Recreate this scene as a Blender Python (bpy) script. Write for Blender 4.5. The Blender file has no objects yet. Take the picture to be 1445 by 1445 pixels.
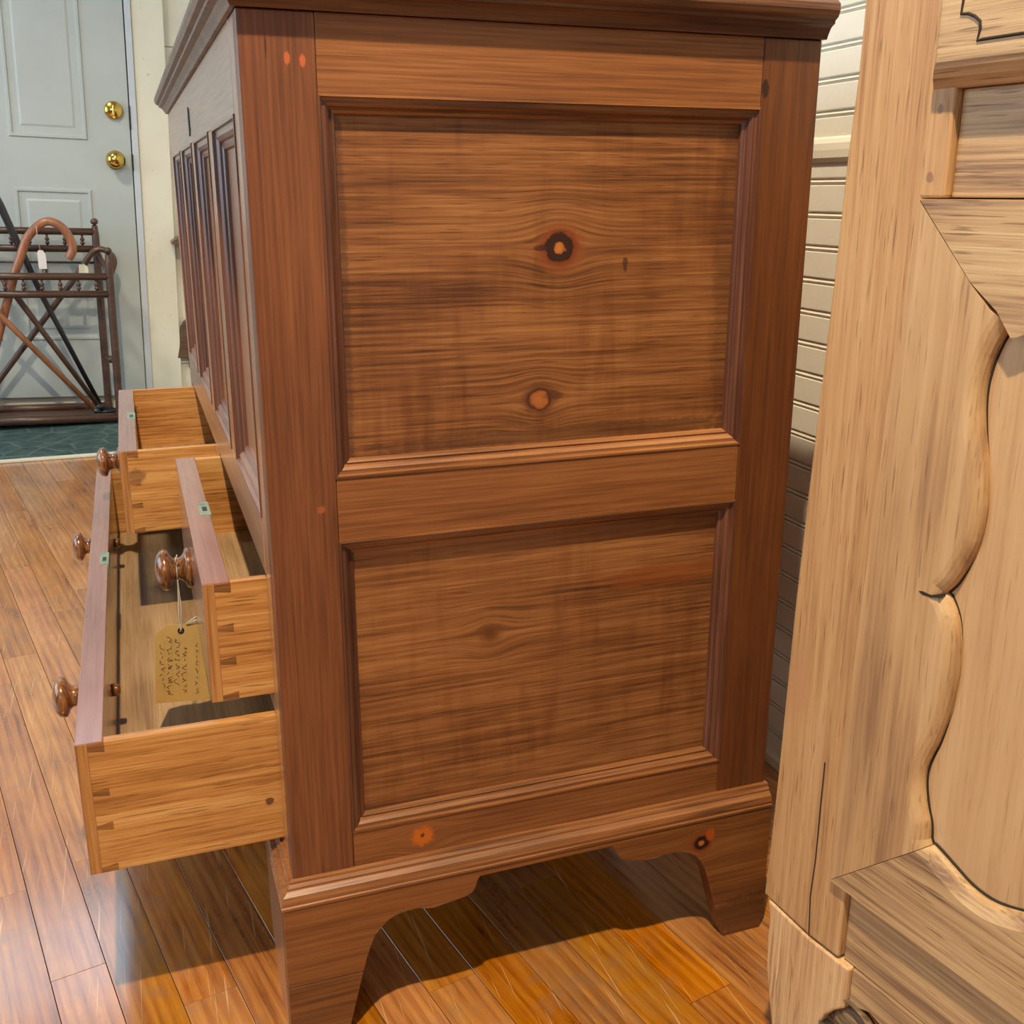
import bpy, bmesh, math, random
from mathutils import Vector, Matrix
random.seed(7)
SC = bpy.context.scene
C = SC.collection
R = math.radians

# ------------------------------------------------------------------ camera
CAM = (-0.09412, -0.88012, 0.81076)
YAW, PITCH, ROLL, FPX, CYPX = 0.344022, 0.288990, 0.001542, 1483.315, 713.175
def cam_axes():
    cy, sy, cp, sp = math.cos(YAW), math.sin(YAW), math.cos(PITCH), math.sin(PITCH)
    f = Vector((sy*cp, cy*cp, -sp)); r = Vector((cy, -sy, 0)); u = r.cross(f)
    c, s = math.cos(ROLL), math.sin(ROLL)
    return c*r + s*u, -s*r + c*u, f
_r, _u, _f = cam_axes()
cd = bpy.data.cameras.new('camera'); co = bpy.data.objects.new('camera', cd); C.objects.link(co)
m = Matrix((_r, _u, -_f)).transposed().to_4x4(); m.translation = CAM
co.matrix_world = m
cd.sensor_fit = 'HORIZONTAL'; cd.sensor_width = 36.0
cd.lens = FPX*36.0/1445.0
cd.shift_y = (CYPX-722.5)/1445.0
cd.clip_start = 0.01
SC.camera = co

# ------------------------------------------------------------------ world, light, exposure
W = bpy.data.worlds.new('world'); SC.world = W; W.use_nodes = True
_bg = W.node_tree.nodes['Background']
_bg.inputs[0].default_value = (0.60, 0.80, 1.0, 1); _bg.inputs[1].default_value = 6.2
def spot_lamp(name, loc, aim, power, col, rad, size, blend):
    l = bpy.data.lights.new(name, 'SPOT'); l.energy = power; l.color = col; l.shadow_soft_size = rad
    l.spot_size = R(size); l.spot_blend = blend
    o = bpy.data.objects.new(name, l); C.objects.link(o); o.location = loc
    o.rotation_euler = (Vector(aim)-Vector(loc)).to_track_quat('-Z', 'Y').to_euler()
    return o
def point_lamp(name, loc, power, col, rad):
    l = bpy.data.lights.new(name, 'POINT'); l.energy = power; l.color = col; l.shadow_soft_size = rad
    o = bpy.data.objects.new(name, l); C.objects.link(o); o.location = loc
    return o
spot_lamp('ceiling_spot', (-0.22, -0.88, 2.62), (0.05, 0.25, 0.3), 430, (1.0, 0.80, 0.56), 0.03, 95, 0.6)
spot_lamp('far_fill_spot', (-1.0, 1.7, 2.66), (-0.5, 2.4, 0.2), 150, (1.0, 0.88, 0.70), 0.15, 100, 0.7)  # unseen fill lamp, added to brighten the far wall and door
def portal(name, loc, rot, sx, sy):
    l = bpy.data.lights.new(name, 'AREA'); l.shape = 'RECTANGLE'; l.size = sx; l.size_y = sy
    l.cycles.is_portal = True
    o = bpy.data.objects.new(name, l); C.objects.link(o); o.location = loc; o.rotation_euler = rot
# windows: (the openings themselves are cut in the walls further down)
WIN_LEFT = (-0.3, 3.0, 0.70, 2.55)      # y0 y1 z0 z1 in wall_left
WIN_BACK = (-2.6, -0.8, 1.40, 2.65)     # x0 x1 z0 z1 in wall_back (shop front behind the camera)
WIN_TRAN = (-1.5, 0.10, 2.14, 2.86)     # x0 x1 z0 z1 transom above the door in wall_far
XL, XR, YB, YF, ZC = -3.0, 0.74, -2.9, 3.45, 2.9
portal('window_portal_left', (XL-0.06, (WIN_LEFT[0]+WIN_LEFT[1])/2, (WIN_LEFT[2]+WIN_LEFT[3])/2), (0, R(-90), 0), WIN_LEFT[3]-WIN_LEFT[2], WIN_LEFT[1]-WIN_LEFT[0])
portal('window_portal_back', ((WIN_BACK[0]+WIN_BACK[1])/2, YB-0.06, (WIN_BACK[2]+WIN_BACK[3])/2), (R(90), 0, 0), WIN_BACK[1]-WIN_BACK[0], WIN_BACK[3]-WIN_BACK[2])
portal('window_portal_transom', ((WIN_TRAN[0]+WIN_TRAN[1])/2, YF+0.06, (WIN_TRAN[2]+WIN_TRAN[3])/2), (R(-90), 0, 0), WIN_TRAN[1]-WIN_TRAN[0], WIN_TRAN[3]-WIN_TRAN[2])
SC.view_settings.view_transform = 'Standard'; SC.view_settings.look = 'None'
SC.view_settings.exposure = -0.48; SC.view_settings.gamma = 1.0
SC.view_settings.use_curve_mapping = False

# ------------------------------------------------------------------ material helpers
def srgb(r, g, b):
    f = lambda c: ((c/255+0.055)/1.055)**2.4 if c/255 > 0.04045 else c/255/12.92
    return (f(r), f(g), f(b), 1)
class Mat:
    def __init__(s, name):
        s.m = bpy.data.materials.new(name); s.m.use_nodes = True
        s.t = s.m.node_tree; s.n = s.t.nodes; s.b = s.n['Principled BSDF']
    def new(s, typ, **k):
        n = s.n.new(typ)
        for a, v in k.items(): setattr(n, a, v)
        return n
    def link(s, a, b): s.t.links.new(a, b)
    def val(s, sock, v):
        if hasattr(v, 'is_output') or isinstance(v, bpy.types.NodeSocket): s.link(v, sock)
        else: sock.default_value = v
    def math(s, op, a, b=0.0, c=0.0, clamp=False):
        n = s.new('ShaderNodeMath', operation=op, use_clamp=clamp)
        s.val(n.inputs[0], a); s.val(n.inputs[1], b)
        if op in ('MULTIPLY_ADD', 'SMOOTH_MIN', 'WRAP'): s.val(n.inputs[2], c)
        return n.outputs[0]
    def vmath(s, op, a, b=(0, 0, 0), scale=None):
        n = s.new('ShaderNodeVectorMath', operation=op)
        s.val(n.inputs[0], a)
        if op == 'SCALE': s.val(n.inputs['Scale'], scale)
        elif op not in ('LENGTH', 'NORMALIZE'): s.val(n.inputs[1], b)
        return n.outputs['Value'] if op in ('LENGTH', 'DOT_PRODUCT', 'DISTANCE') else n.outputs['Vector']
    def noise(s, vec, scale=5.0, detail=3.0, rough=0.5, dist=0.0):
        n = s.new('ShaderNodeTexNoise'); s.val(n.inputs['Vector'], vec)
        n.inputs['Scale'].default_value = scale; n.inputs['Detail'].default_value = detail
        n.inputs['Roughness'].default_value = rough; n.inputs['Distortion'].default_value = dist
        return n.outputs['Fac']
    def ramp(s, f, stops):
        n = s.new('ShaderNodeValToRGB'); s.val(n.inputs[0], f); e = n.color_ramp.elements
        while len(e) < len(stops): e.new(0.5)
        for el, (p, c) in zip(e, stops):
            el.position = p; el.color = c if not isinstance(c, (int, float)) else (c, c, c, 1)
        return n.outputs[0]
    def mix(s, f, a, b, blend='MIX'):
        n = s.new('ShaderNodeMix', data_type='RGBA', blend_type=blend)
        s.val(n.inputs[0], f); s.val(n.inputs[6], a); s.val(n.inputs[7], b)
        return n.outputs[2]
    def mapr(s, v, a, b, c, d):
        n = s.new('ShaderNodeMapRange'); s.val(n.inputs[0], v)
        for i, x in enumerate((a, b, c, d)): n.inputs[i+1].default_value = x
        return n.outputs[0]
    def coord(s): return s.new('ShaderNodeTexCoord').outputs['Object']
    def rnd(s): return s.new('ShaderNodeObjectInfo').outputs['Random']
    def bump(s, h, strength=0.2, dist=0.001):
        n = s.new('ShaderNodeBump'); n.inputs['Strength'].default_value = strength
        n.inputs['Distance'].default_value = dist; s.link(h, n.inputs['Height'])
        s.link(n.outputs[0], s.b.inputs['Normal'])
    def out(s, col, rough=0.5, coat=0.0, spec=0.5, metal=0.0, crough=0.2):
        s.val(s.b.inputs['Base Color'], col); s.val(s.b.inputs['Roughness'], rough)
        s.b.inputs['Coat Weight'].default_value = coat; s.b.inputs['Coat Roughness'].default_value = crough
        s.b.inputs['Specular IOR Level'].default_value = spec; s.b.inputs['Metallic'].default_value = metal
        return s.m

AX = {'x': 0, 'y': 1, 'z': 2}
def wood(name, dark, mid, light, axis='x', cross='z', along=2.0, ring=26.0, ringamt=0.5, fine=0.5, finescale=330.0,
         rough=0.42, coat=0.25, crough=0.25, knots=(), blotch=0.35, saw=0.0, rand=False, marks=(), bump=0.25, distort=4.0, pores=0.0):
    """grain runs along `axis`; knots: (centre, r_core, kind); marks: (centre, radii, colour, strength)"""
    M = Mat(name); P = M.coord()
    if rand:
        rv = M.rnd()
        off = M.vmath('SCALE', (3.1, 5.7, 2.3), scale=M.math('MULTIPLY', rv, 4.0))
        P = M.vmath('ADD', P, off)
    P0 = P
    knotmasks = []
    for (k, r, kind) in knots:
        asp = [1.0, 1.0, 1.0]; asp[AX[axis]] = 0.92
        asp[3-AX[axis]-AX[cross]] = 0.0
        d = M.vmath('SUBTRACT', P0, k)
        ds = M.vmath('MULTIPLY', d, tuple(asp))
        ln = M.vmath('LENGTH', ds)
        g = M.math('EXPONENT', M.math('MULTIPLY', M.math('POWER', M.math('DIVIDE', ln, r*2.3), 2.0), -1.0))
        cm = [0.0, 0.0, 0.0]; cm[AX[cross]] = 0.85
        P = M.vmath('SUBTRACT', P, M.vmath('SCALE', M.vmath('MULTIPLY', d, tuple(cm)), scale=g))
        knotmasks.append((ds, ln, r, kind))
    sc = [0.35, 0.35, 0.35]; sc[AX[axis]] = along*0.045; sc[AX[cross]] = 1.0
    pv = M.vmath('MULTIPLY', P, tuple(sc))
    wv = M.new('ShaderNodeTexWave', wave_type='BANDS', bands_direction=cross.upper(), wave_profile='SIN')
    M.link(pv, wv.inputs['Vector']); wv.inputs['Scale'].default_value = ring
    wv.inputs['Distortion'].default_value = distort; wv.inputs['Detail'].default_value = 2.5
    wv.inputs['Detail Scale'].default_value = 0.9; wv.inputs['Detail Roughness'].default_value = 0.6
    s1 = [0.5, 0.5, 0.5]; s1[AX[axis]] = 0.035*along/2; s1[AX[cross]] = 1.0
    st = M.noise(M.vmath('MULTIPLY', P, tuple(s1)), ring*3.2, 2, 0.6, 0.6)
    rg = M.math('ADD', M.math('MULTIPLY', wv.outputs['Fac'], 0.22), M.math('MULTIPLY', M.mapr(st, 0.3, 0.7, 0, 1), 0.78))
    s2 = [1.0, 1.0, 1.0]; s2[AX[axis]] = 0.022
    fn = M.mapr(M.noise(M.vmath('MULTIPLY', P, tuple(s2)), finescale, 3, 0.7), 0.28, 0.72, 0.0, 1.0)
    s3 = [1.0, 1.0, 1.0]; s3[AX[axis]] = 0.16
    bl = M.noise(M.vmath('MULTIPLY', P0, tuple(s3)), 22.0, 3, 0.55)
    f = M.math('ADD', M.math('MULTIPLY', M.math('SUBTRACT', rg, 0.5), ringamt),
               M.math('ADD', M.math('MULTIPLY', M.math('SUBTRACT', fn, 0.5), fine*0.95),
                      M.math('MULTIPLY', M.math('SUBTRACT', bl, 0.5), blotch*2.0)))
    f = M.math('ADD', f, 0.5, clamp=True)
    col = M.ramp(f, [(0.12, dark), (0.5, mid), (0.88, light)])
    if pores:
        s4 = [1.0, 1.0, 1.0]; s4[AX[axis]] = 0.05
        po = M.noise(M.vmath('MULTIPLY', P, tuple(s4)), 520.0, 1, 0.5)
        pm = M.math('MULTIPLY', M.mapr(po, 0.63, 0.72, 0.0, 1.0), pores)
        col = M.mix(pm, col, M.mix(1.0, col, (0.35, 0.3, 0.26, 1), 'MULTIPLY'))
    if saw:
        s5 = [0.12, 0.12, 0.12]; s5[AX[axis]] = 1.0
        sw = M.noise(M.vmath('MULTIPLY', P0, tuple(s5)), 46.0, 4, 0.62)
        swm = M.math('MULTIPLY', M.math('MULTIPLY', M.mapr(sw, 0.46, 0.66, 0.0, 1.0), M.mapr(M.noise(P0, 9.0, 2), 0.40, 0.62, 0.15, 1.0)), saw)
        col = M.mix(swm, col, M.mix(1.0, col, (0.66, 0.56, 0.50, 1), 'MULTIPLY'))
    for (ds, ln, r, kind) in knotmasks:
        wob = M.math('ADD', ln, M.math('MULTIPLY', M.math('SUBTRACT', M.noise(P0, 160.0, 2), 0.5), r*0.55))
        if kind == 'orange': wob = M.math('ADD', ln, M.math('MULTIPLY', M.math('SUBTRACT', M.noise(P0, 210.0, 3, 0.7), 0.5), r*1.8))
        q = M.math('DIVIDE', wob, r)
        if kind == 'ring':
            kc = M.ramp(M.math('DIVIDE', q, 2.2), [(0.0, srgb(196, 124, 60)), (0.16, srgb(172, 100, 46)), (0.20, srgb(52, 26, 18)), (0.44, srgb(46, 22, 16)), (0.5, srgb(118, 58, 26)), (0.72, srgb(138, 72, 32))])
            km = M.mapr(q, 1.2, 2.0, 1.0, 0.0)
        elif kind == 'plug':
            kc = M.ramp(M.math('DIVIDE', q, 2.0), [(0.0, srgb(172, 104, 50)), (0.38, srgb(160, 92, 42)), (0.5, srgb(66, 32, 16)), (0.62, srgb(96, 54, 28))])
            km = M.mapr(q, 1.05, 1.9, 1.0, 0.0)
        elif kind == 'orange':
            kc = M.ramp(M.math('DIVIDE', q, 2.0), [(0.0, srgb(100, 46, 14)), (0.08, srgb(120, 56, 14)), (0.16, srgb(196, 106, 26)), (0.5, srgb(184, 94, 22))])
            km = M.mapr(q, 0.9, 1.25, 1.0, 0.0)
        else:
            kc = M.ramp(M.math('DIVIDE', q, 2.0), [(0.0, srgb(84, 44, 18)), (0.5, srgb(104, 58, 24))])
            km = M.mapr(q, 0.4, 1.6, 0.85, 0.0)
        col = M.mix(km, col, kc)
    for (k, rad, c, st) in marks:
        d = M.vmath('DIVIDE', M.vmath('SUBTRACT', P0, k), rad)
        q = M.math('ADD', M.vmath('LENGTH', d), M.math('MULTIPLY', M.math('SUBTRACT', M.noise(P0, 140.0, 2), 0.5), 1.1))
        col = M.mix(M.mapr(q, 0.75, 1.15, st, 0.0), col, c)
    if rand:
        b = M.mapr(M.math('FRACT', M.math('MULTIPLY', rv, 17.31)), 0, 1, 0.80, 1.14)
        n = M.new('ShaderNodeHueSaturation'); M.link(b, n.inputs['Value']); M.link(col, n.inputs['Color']); col = n.outputs[0]
    ro = M.mapr(fn, 0.0, 1.0, rough+0.08, rough-0.06)
    M.bump(M.math('ADD', fn, M.math('MULTIPLY', rg, 0.35)), bump, 0.0008)
    return M.out(col, ro, coat, 0.5, 0, crough)

def paint(name, col, var=0.06, rough=0.5, scale=9.0, dirt=None, bump=0.15, coat=0.0):
    M = Mat(name); P = M.coord()
    n = M.noise(P, scale, 4, 0.6)
    c2 = tuple(x*(1-var*3) for x in col[:3])+(1,)
    cc = M.mix(M.mapr(n, 0.35, 0.75, 0, 1), col, c2)
    if dirt:
        d = M.noise(P, 60.0, 3, 0.7); cc = M.mix(M.mapr(d, 0.66, 0.72, 0, 0.6), cc, dirt)
    M.bump(M.noise(P, 130.0, 3, 0.6), bump, 0.001)
    return M.out(cc, rough, coat)

# ------------------------------------------------------------------ mesh helpers
def tag(o, label=None, cat=None, group=None, kind=None):
    if label: o['label'] = label
    if cat: o['category'] = cat
    if group: o['group'] = group
    if kind: o['kind'] = kind
    return o
def empty(name, loc=(0, 0, 0), rz=0, label=None, cat=None, group=None):
    o = bpy.data.objects.new(name, None); C.objects.link(o)
    o.location = loc; o.rotation_euler = (0, 0, rz); o.empty_display_size = 0.05
    return tag(o, label, cat, group)
def finish(name, mesh, mat, parent=None, smooth=False, bevel=0.0, seg=2, ang=35):
    o = bpy.data.objects.new(name, mesh); C.objects.link(o)
    if mat: mesh.materials.append(mat)
    if parent is not None: o.parent = parent
    if bevel:
        b = o.modifiers.new('bevel', 'BEVEL'); b.width = bevel; b.segments = seg; b.limit_method = 'ANGLE'; b.angle_limit = R(ang)
    if smooth:
        for p in mesh.polygons: p.use_smooth = True
    return o
def pyd(verts, faces):
    me = bpy.data.meshes.new('mesh'); me.from_pydata([tuple(v) for v in verts], [], faces); me.update()
    bm = bmesh.new(); bm.from_mesh(me); bmesh.ops.recalc_face_normals(bm, faces=bm.faces); bm.to_mesh(me); bm.free()
    return me
def box_mesh(*bs):
    v, f = [], []
    for (x0, x1, y0, y1, z0, z1) in bs:
        b = len(v)
        v += [(x0, y0, z0), (x1, y0, z0), (x1, y1, z0), (x0, y1, z0), (x0, y0, z1), (x1, y0, z1), (x1, y1, z1), (x0, y1, z1)]
        f += [tuple(b+i for i in q) for q in ((0, 3, 2, 1), (4, 5, 6, 7), (0, 1, 5, 4), (1, 2, 6, 5), (2, 3, 7, 6), (3, 0, 4, 7))]
    return pyd(v, f)
def box(name, b, mat, parent=None, bevel=0.001, seg=2):
    return finish(name, box_mesh(b), mat, parent, bevel=bevel, seg=seg)
def prism(name, pts, f0, f1, mat, parent=None, bevel=0.0, seg=2):
    """pts: 2D outline; f0/f1 map (a,b) to the two caps"""
    n = len(pts); v = [f0(*p) for p in pts]+[f1(*p) for p in pts]
    f = [tuple(range(n)), tuple(range(2*n-1, n-1, -1))]+[(i, (i+1) % n, n+(i+1) % n, n+i) for i in range(n)]
    me = pyd(v, f)
    return finish(name, me, mat, parent, bevel=bevel, seg=seg)
def tube_data(path, rad, n=10, cap=True):
    path = [Vector(p) for p in path]; v, f = [], []
    rads = rad if isinstance(rad, (list, tuple)) else [rad]*len(path)
    t0 = (path[1]-path[0]).normalized()
    ref = Vector((0, 0, 1)) if abs(t0.z) < 0.9 else Vector((0, 1, 0))
    a = t0.cross(ref).normalized()
    for i, p in enumerate(path):
        t = ((path[min(i+1, len(path)-1)]-p).normalized()+(p-path[max(i-1, 0)]).normalized()).normalized()
        a = (a-t*a.dot(t)).normalized(); b = t.cross(a)
        for k in range(n):
            w = 2*math.pi*k/n; v.append(p+(a*math.cos(w)+b*math.sin(w))*rads[i])
    for i in range(len(path)-1):
        for k in range(n):
            f.append((i*n+k, i*n+(k+1) % n, (i+1)*n+(k+1) % n, (i+1)*n+k))
    if cap: f += [tuple(range(n-1, -1, -1)), tuple(range((len(path)-1)*n, len(path)*n))]
    return v, f
def tube(name, path, rad, mat, parent=None, n=10):
    v, f = tube_data(path, rad, n); return finish(name, pyd(v, f), mat, parent, smooth=True)
def spline(pts, k=6):
    P = [Vector(p) for p in pts]; out = []
    for i in range(len(P)-1):
        a, b, c, d = P[max(i-1, 0)], P[i], P[i+1], P[min(i+2, len(P)-1)]
        for j in range(k):
            t = j/k
            out.append(0.5*((2*b)+(c-a)*t+(2*a-5*b+4*c-d)*t*t+(3*b-a-3*c+d)*t**3))
    out.append(P[-1]); return out
def lathe(name, prof, origin, axis, mat, parent=None, n=24):
    """prof: (distance along axis, radius)"""
    o = Vector(origin); ax = Vector(axis).normalized()
    a = ax.orthogonal().normalized(); b = ax.cross(a)
    v, f = [], []
    for (h, r) in prof:
        for k in range(n):
            w = 2*math.pi*k/n; v.append(o+ax*h+(a*math.cos(w)+b*math.sin(w))*max(r, 1e-5))
    for i in range(len(prof)-1):
        for k in range(n): f.append((i*n+k, i*n+(k+1) % n, (i+1)*n+(k+1) % n, (i+1)*n+k))
    f += [tuple(range(n)), tuple(range((len(prof)-1)*n, len(prof)*n))]
    return finish(name, pyd(v, f), mat, parent, smooth=True)
def sweep(name, path, prof, mat, parent=None):
    """path: closed/open list of functions giving a corner for (out, z)"""
    v, f = [], []; n = len(prof)
    for fn in path: v += [fn(o, z) for (o, z) in prof]
    for i in range(len(path)-1):
        for k in range(n-1): f.append((i*n+k, i*n+k+1, (i+1)*n+k+1, (i+1)*n+k))
        f.append((i*n+n-1, i*n, (i+1)*n, (i+1)*n+n-1))
    f += [tuple(range(n)), tuple(range((len(path)-1)*n, len(path)*n))]
    return finish(name, pyd(v, f), mat, parent)

# ------------------------------------------------------------------ materials
CHEST = dict(dark=srgb(88, 50, 24), mid=srgb(136, 86, 46), light=srgb(164, 112, 64))
PINE = dict(dark=srgb(140, 88, 38), mid=srgb(194, 136, 72), light=srgb(216, 166, 100))
PALE = dict(dark=srgb(158, 114, 72), mid=srgb(192, 148, 98), light=srgb(206, 168, 118))
m_panel_up = wood('pine_panel_upper', **CHEST, axis='x', cross='z', ring=46, ringamt=0.34, fine=0.75, pores=0.6, saw=0.9, blotch=0.5,
    knots=[((0.2700, 0.012, 0.7640), 0.0125, 'ring'), ((0.2520, 0.012, 0.6285), 0.0095, 'plug')],
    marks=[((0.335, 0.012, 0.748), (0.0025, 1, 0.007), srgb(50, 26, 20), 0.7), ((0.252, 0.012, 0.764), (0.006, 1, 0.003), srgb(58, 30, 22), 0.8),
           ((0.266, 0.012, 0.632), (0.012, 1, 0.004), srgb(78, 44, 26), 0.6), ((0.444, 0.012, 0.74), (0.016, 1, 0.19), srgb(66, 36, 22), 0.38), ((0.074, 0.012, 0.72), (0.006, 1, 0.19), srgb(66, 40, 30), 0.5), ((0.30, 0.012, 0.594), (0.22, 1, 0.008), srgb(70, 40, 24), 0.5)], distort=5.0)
m_panel_lo = wood('pine_panel_lower', **CHEST, axis='x', cross='z', ring=42, ringamt=0.34, fine=0.7, pores=0.5, saw=0.8, blotch=0.5,
    knots=[((0.203, 0.012, 0.401), 0.009, 'dark')], marks=[((0.39, 0.012, 0.44), (0.07, 1, 0.012), srgb(140, 72, 26), 0.5)], distort=5.0)
SIDEMARKS = [((0.0369, 0, 0.9098), (0.0022, 1, 0.0052), srgb(206, 104, 62), 0.75), ((0.0487, 0, 0.9083), (0.0024, 1, 0.0046), srgb(206, 104, 62), 0.75),
             ((0.4635, 0, 0.9013), (0.0038, 1, 0.0085), srgb(48, 22, 14), 0.95), ((0.0447, 0, 0.5458), (0.0035, 1, 0.0035), srgb(176, 96, 50), 0.7),
             ((0.021, 0, 0.918), (0.0008, 1, 0.009), srgb(60, 30, 26), 0.8)]
STILE = dict(dark=srgb(82, 46, 26), mid=srgb(118, 70, 42), light=srgb(140, 88, 54))
m_stile = wood('pine_stile', **STILE, axis='z', cross='x', ring=60, ringamt=0.25, fine=0.6, blotch=0.35, marks=SIDEMARKS)
m_stile_dimmed = wood('pine_rear_stile_dimmed', srgb(70, 36, 16), srgb(104, 58, 26), srgb(124, 74, 36), axis='z', cross='x', ring=40, ringamt=0.25, fine=0.5, blotch=0.4, marks=SIDEMARKS[2:3])  # same wood as the front stile, dimmer light there put into the colour
m_rail = wood('pine_rail', srgb(92, 52, 26), srgb(136, 84, 44), srgb(160, 106, 60), axis='x', cross='z', ring=60, ringamt=0.25, fine=0.5, blotch=0.35, marks=SIDEMARKS[:3],
              knots=[((0.128, 0, 0.2005), 0.0095, 'orange')])
m_frail_hazed = wood('pine_front_rail_hazed', srgb(140, 98, 68), srgb(176, 128, 92), srgb(192, 146, 108), axis='y', cross='z', ring=40, ringamt=0.2, fine=0.35, blotch=0.3, rough=0.4, coat=1.0, crough=0.22, bump=0.0)  # paler than the side rails: haze at grazing view put into the colour
m_fstile_hazed = wood('pine_front_stile_hazed', srgb(144, 94, 56), srgb(184, 126, 80), srgb(202, 146, 98), axis='z', cross='y', ring=40, ringamt=0.2, fine=0.3, blotch=0.3, rough=0.4, coat=1.0, crough=0.22, bump=0.0)  # front uprights lightened in colour for the same grazing haze
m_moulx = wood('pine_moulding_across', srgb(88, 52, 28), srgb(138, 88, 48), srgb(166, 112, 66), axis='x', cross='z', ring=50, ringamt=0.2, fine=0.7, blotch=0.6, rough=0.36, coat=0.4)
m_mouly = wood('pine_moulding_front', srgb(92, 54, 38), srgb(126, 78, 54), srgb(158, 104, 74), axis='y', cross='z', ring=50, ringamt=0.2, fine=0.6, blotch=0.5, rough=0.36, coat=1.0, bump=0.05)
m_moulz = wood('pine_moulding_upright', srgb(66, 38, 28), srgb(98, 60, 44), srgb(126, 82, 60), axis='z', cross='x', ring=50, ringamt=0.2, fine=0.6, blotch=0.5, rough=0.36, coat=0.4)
m_lid = wood('pine_lid_edge', srgb(60, 36, 24), srgb(98, 62, 40), srgb(126, 86, 54), axis='x', cross='z', ring=40, ringamt=0.25, fine=0.6, blotch=0.6, rough=0.38, coat=0.3)
m_plinth = wood('pine_plinth', srgb(88, 50, 22), srgb(130, 80, 38), srgb(154, 100, 52), axis='x', cross='z', ring=26, ringamt=0.25, fine=0.5, blotch=0.6,
                knots=[((0.437, -0.013, 0.1305), 0.008, 'ring')], marks=[((0.4475, -0.013, 0.139), (0.006, 1, 0.007), srgb(190, 84, 20), 0.7), ((0.50, -0.013, 0.02), (0.05, 1, 0.03), srgb(62, 32, 14), 0.6)])
m_inside = wood('drawer_inside_pine', srgb(132, 102, 70), srgb(174, 142, 102), srgb(198, 168, 128), axis='y', cross='x', ring=18, ringamt=0.25, fine=0.4, blotch=0.6, rough=0.5, coat=0.1)
m_dside = wood('drawer_side_pine', **PINE, axis='x', cross='z', ring=36, ringamt=0.42, fine=0.6, blotch=0.45, rough=0.42, coat=0.2, pores=0.7,
               marks=[((-0.0108, 0.063, 0.232), (0.0042, 1, 0.0042), srgb(92, 62, 26), 0.9), ((-0.109, 0.633, 0.43), (0.012, 1, 0.012), srgb(96, 58, 34), 0.6)])
m_dend = wood('drawer_front_endgrain', srgb(120, 76, 34), srgb(172, 118, 62), srgb(196, 142, 82), axis='z', cross='x', ring=60, ringamt=0.3, fine=0.6, blotch=0.6, rough=0.5, coat=0.1)
m_dfront = wood('drawer_front_pine', srgb(112, 72, 60), srgb(150, 104, 90), srgb(172, 126, 110), axis='y', cross='x', ring=40, ringamt=0.18, fine=0.3, blotch=0.4, rough=0.3, coat=1.0, crough=0.16, bump=0.03)
m_pin = wood('dovetail_endgrain', srgb(96, 60, 28), srgb(138, 90, 42), srgb(162, 110, 56), axis='x', cross='z', ring=120, ringamt=0.5, fine=0.8, blotch=0.5, rough=0.6, coat=0.0)
m_knob = wood('turned_knob_wood', srgb(62, 34, 14), srgb(124, 76, 34), srgb(168, 112, 56), axis='z', cross='y', ring=60, ringamt=0.7, fine=0.5, blotch=0.6, rough=0.22, coat=0.9, crough=0.08, distort=6)
m_lock = paint('verdigris_lock_plate', srgb(138, 160, 140), 0.12, 0.42, 60, dirt=srgb(70, 84, 74))
m_steel = Mat('dark_steel'); m_steel = m_steel.out(srgb(62, 70, 78), 0.35, 0, 0.5, 0.8)
m_escut = Mat('blued_escutcheon'); m_escut = m_escut.out(srgb(70, 96, 124), 0.3, 0, 0.5, 0.7)
m_crack_shade = Mat('dark_crack_and_shade'); m_crack_shade = m_crack_shade.out(srgb(48, 36, 24), 0.9)
m_cstile = wood('pale_oak_upright', **PALE, axis='z', cross='x', ring=30, ringamt=0.38, fine=0.5, blotch=0.35, rough=0.55, coat=0.05, pores=0.7,
    marks=[((0.0994, 0, 0.8627), (0.0026, 1, 0.0032), srgb(140, 104, 76), 0.8), ((0.0968, 0, 0.8209), (0.0028, 1, 0.0034), srgb(140, 104, 76), 0.8), ((0.02, 0, 0.42), (0.015, 1, 0.03), srgb(190, 140, 96), 0.5)])
m_cpanel = wood('pale_oak_panel', srgb(174, 132, 88), srgb(200, 160, 112), srgb(212, 176, 130), axis='z', cross='x', ring=16, ringamt=0.35, fine=0.25, blotch=0.5, rough=0.5, coat=0.05, pores=0.3)
m_cframe = wood('pale_oak_frame', srgb(148, 110, 76), srgb(190, 150, 102), srgb(206, 170, 122), axis='z', cross='x', ring=18, ringamt=0.45, fine=0.3, blotch=0.6, rough=0.5, coat=0.05, pores=0.5)
m_crail = wood('pale_oak_rail', srgb(134, 102, 74), srgb(188, 152, 106), srgb(206, 174, 126), axis='x', cross='z', ring=24, ringamt=0.5, fine=0.5, blotch=0.5, rough=0.52, coat=0.05, pores=0.7)
m_cfoot = wood('pale_oak_foot', srgb(176, 132, 90), srgb(210, 168, 118), srgb(226, 190, 142), axis='z', cross='x', ring=40, ringamt=0.25, fine=0.6, blotch=0.5, rough=0.6, coat=0.0, pores=0.6, bump=0.5)
m_scroll = wood('dark_scroll_wood', srgb(62, 48, 32), srgb(96, 76, 52), srgb(150, 120, 84), axis='x', cross='z', ring=60, ringamt=0.5, fine=0.6, blotch=0.8, rough=0.65, coat=0.0)
m_wall = paint('cream_board_paint', srgb(240, 236, 220), 0.05, 0.42, 7, bump=0.35)
m_trim = paint('cream_trim_paint', srgb(238, 234, 214), 0.03, 0.45, 6, dirt=srgb(190, 178, 150))
m_jamb = paint('pale_jamb_paint', srgb(206, 214, 222), 0.03, 0.4, 6)
m_door = paint('grey_door_paint', srgb(190, 198, 196), 0.04, 0.42, 3, bump=0.05)
m_ceil = paint('ceiling_paint', srgb(176, 166, 148), 0.02, 0.7, 4)
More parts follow.
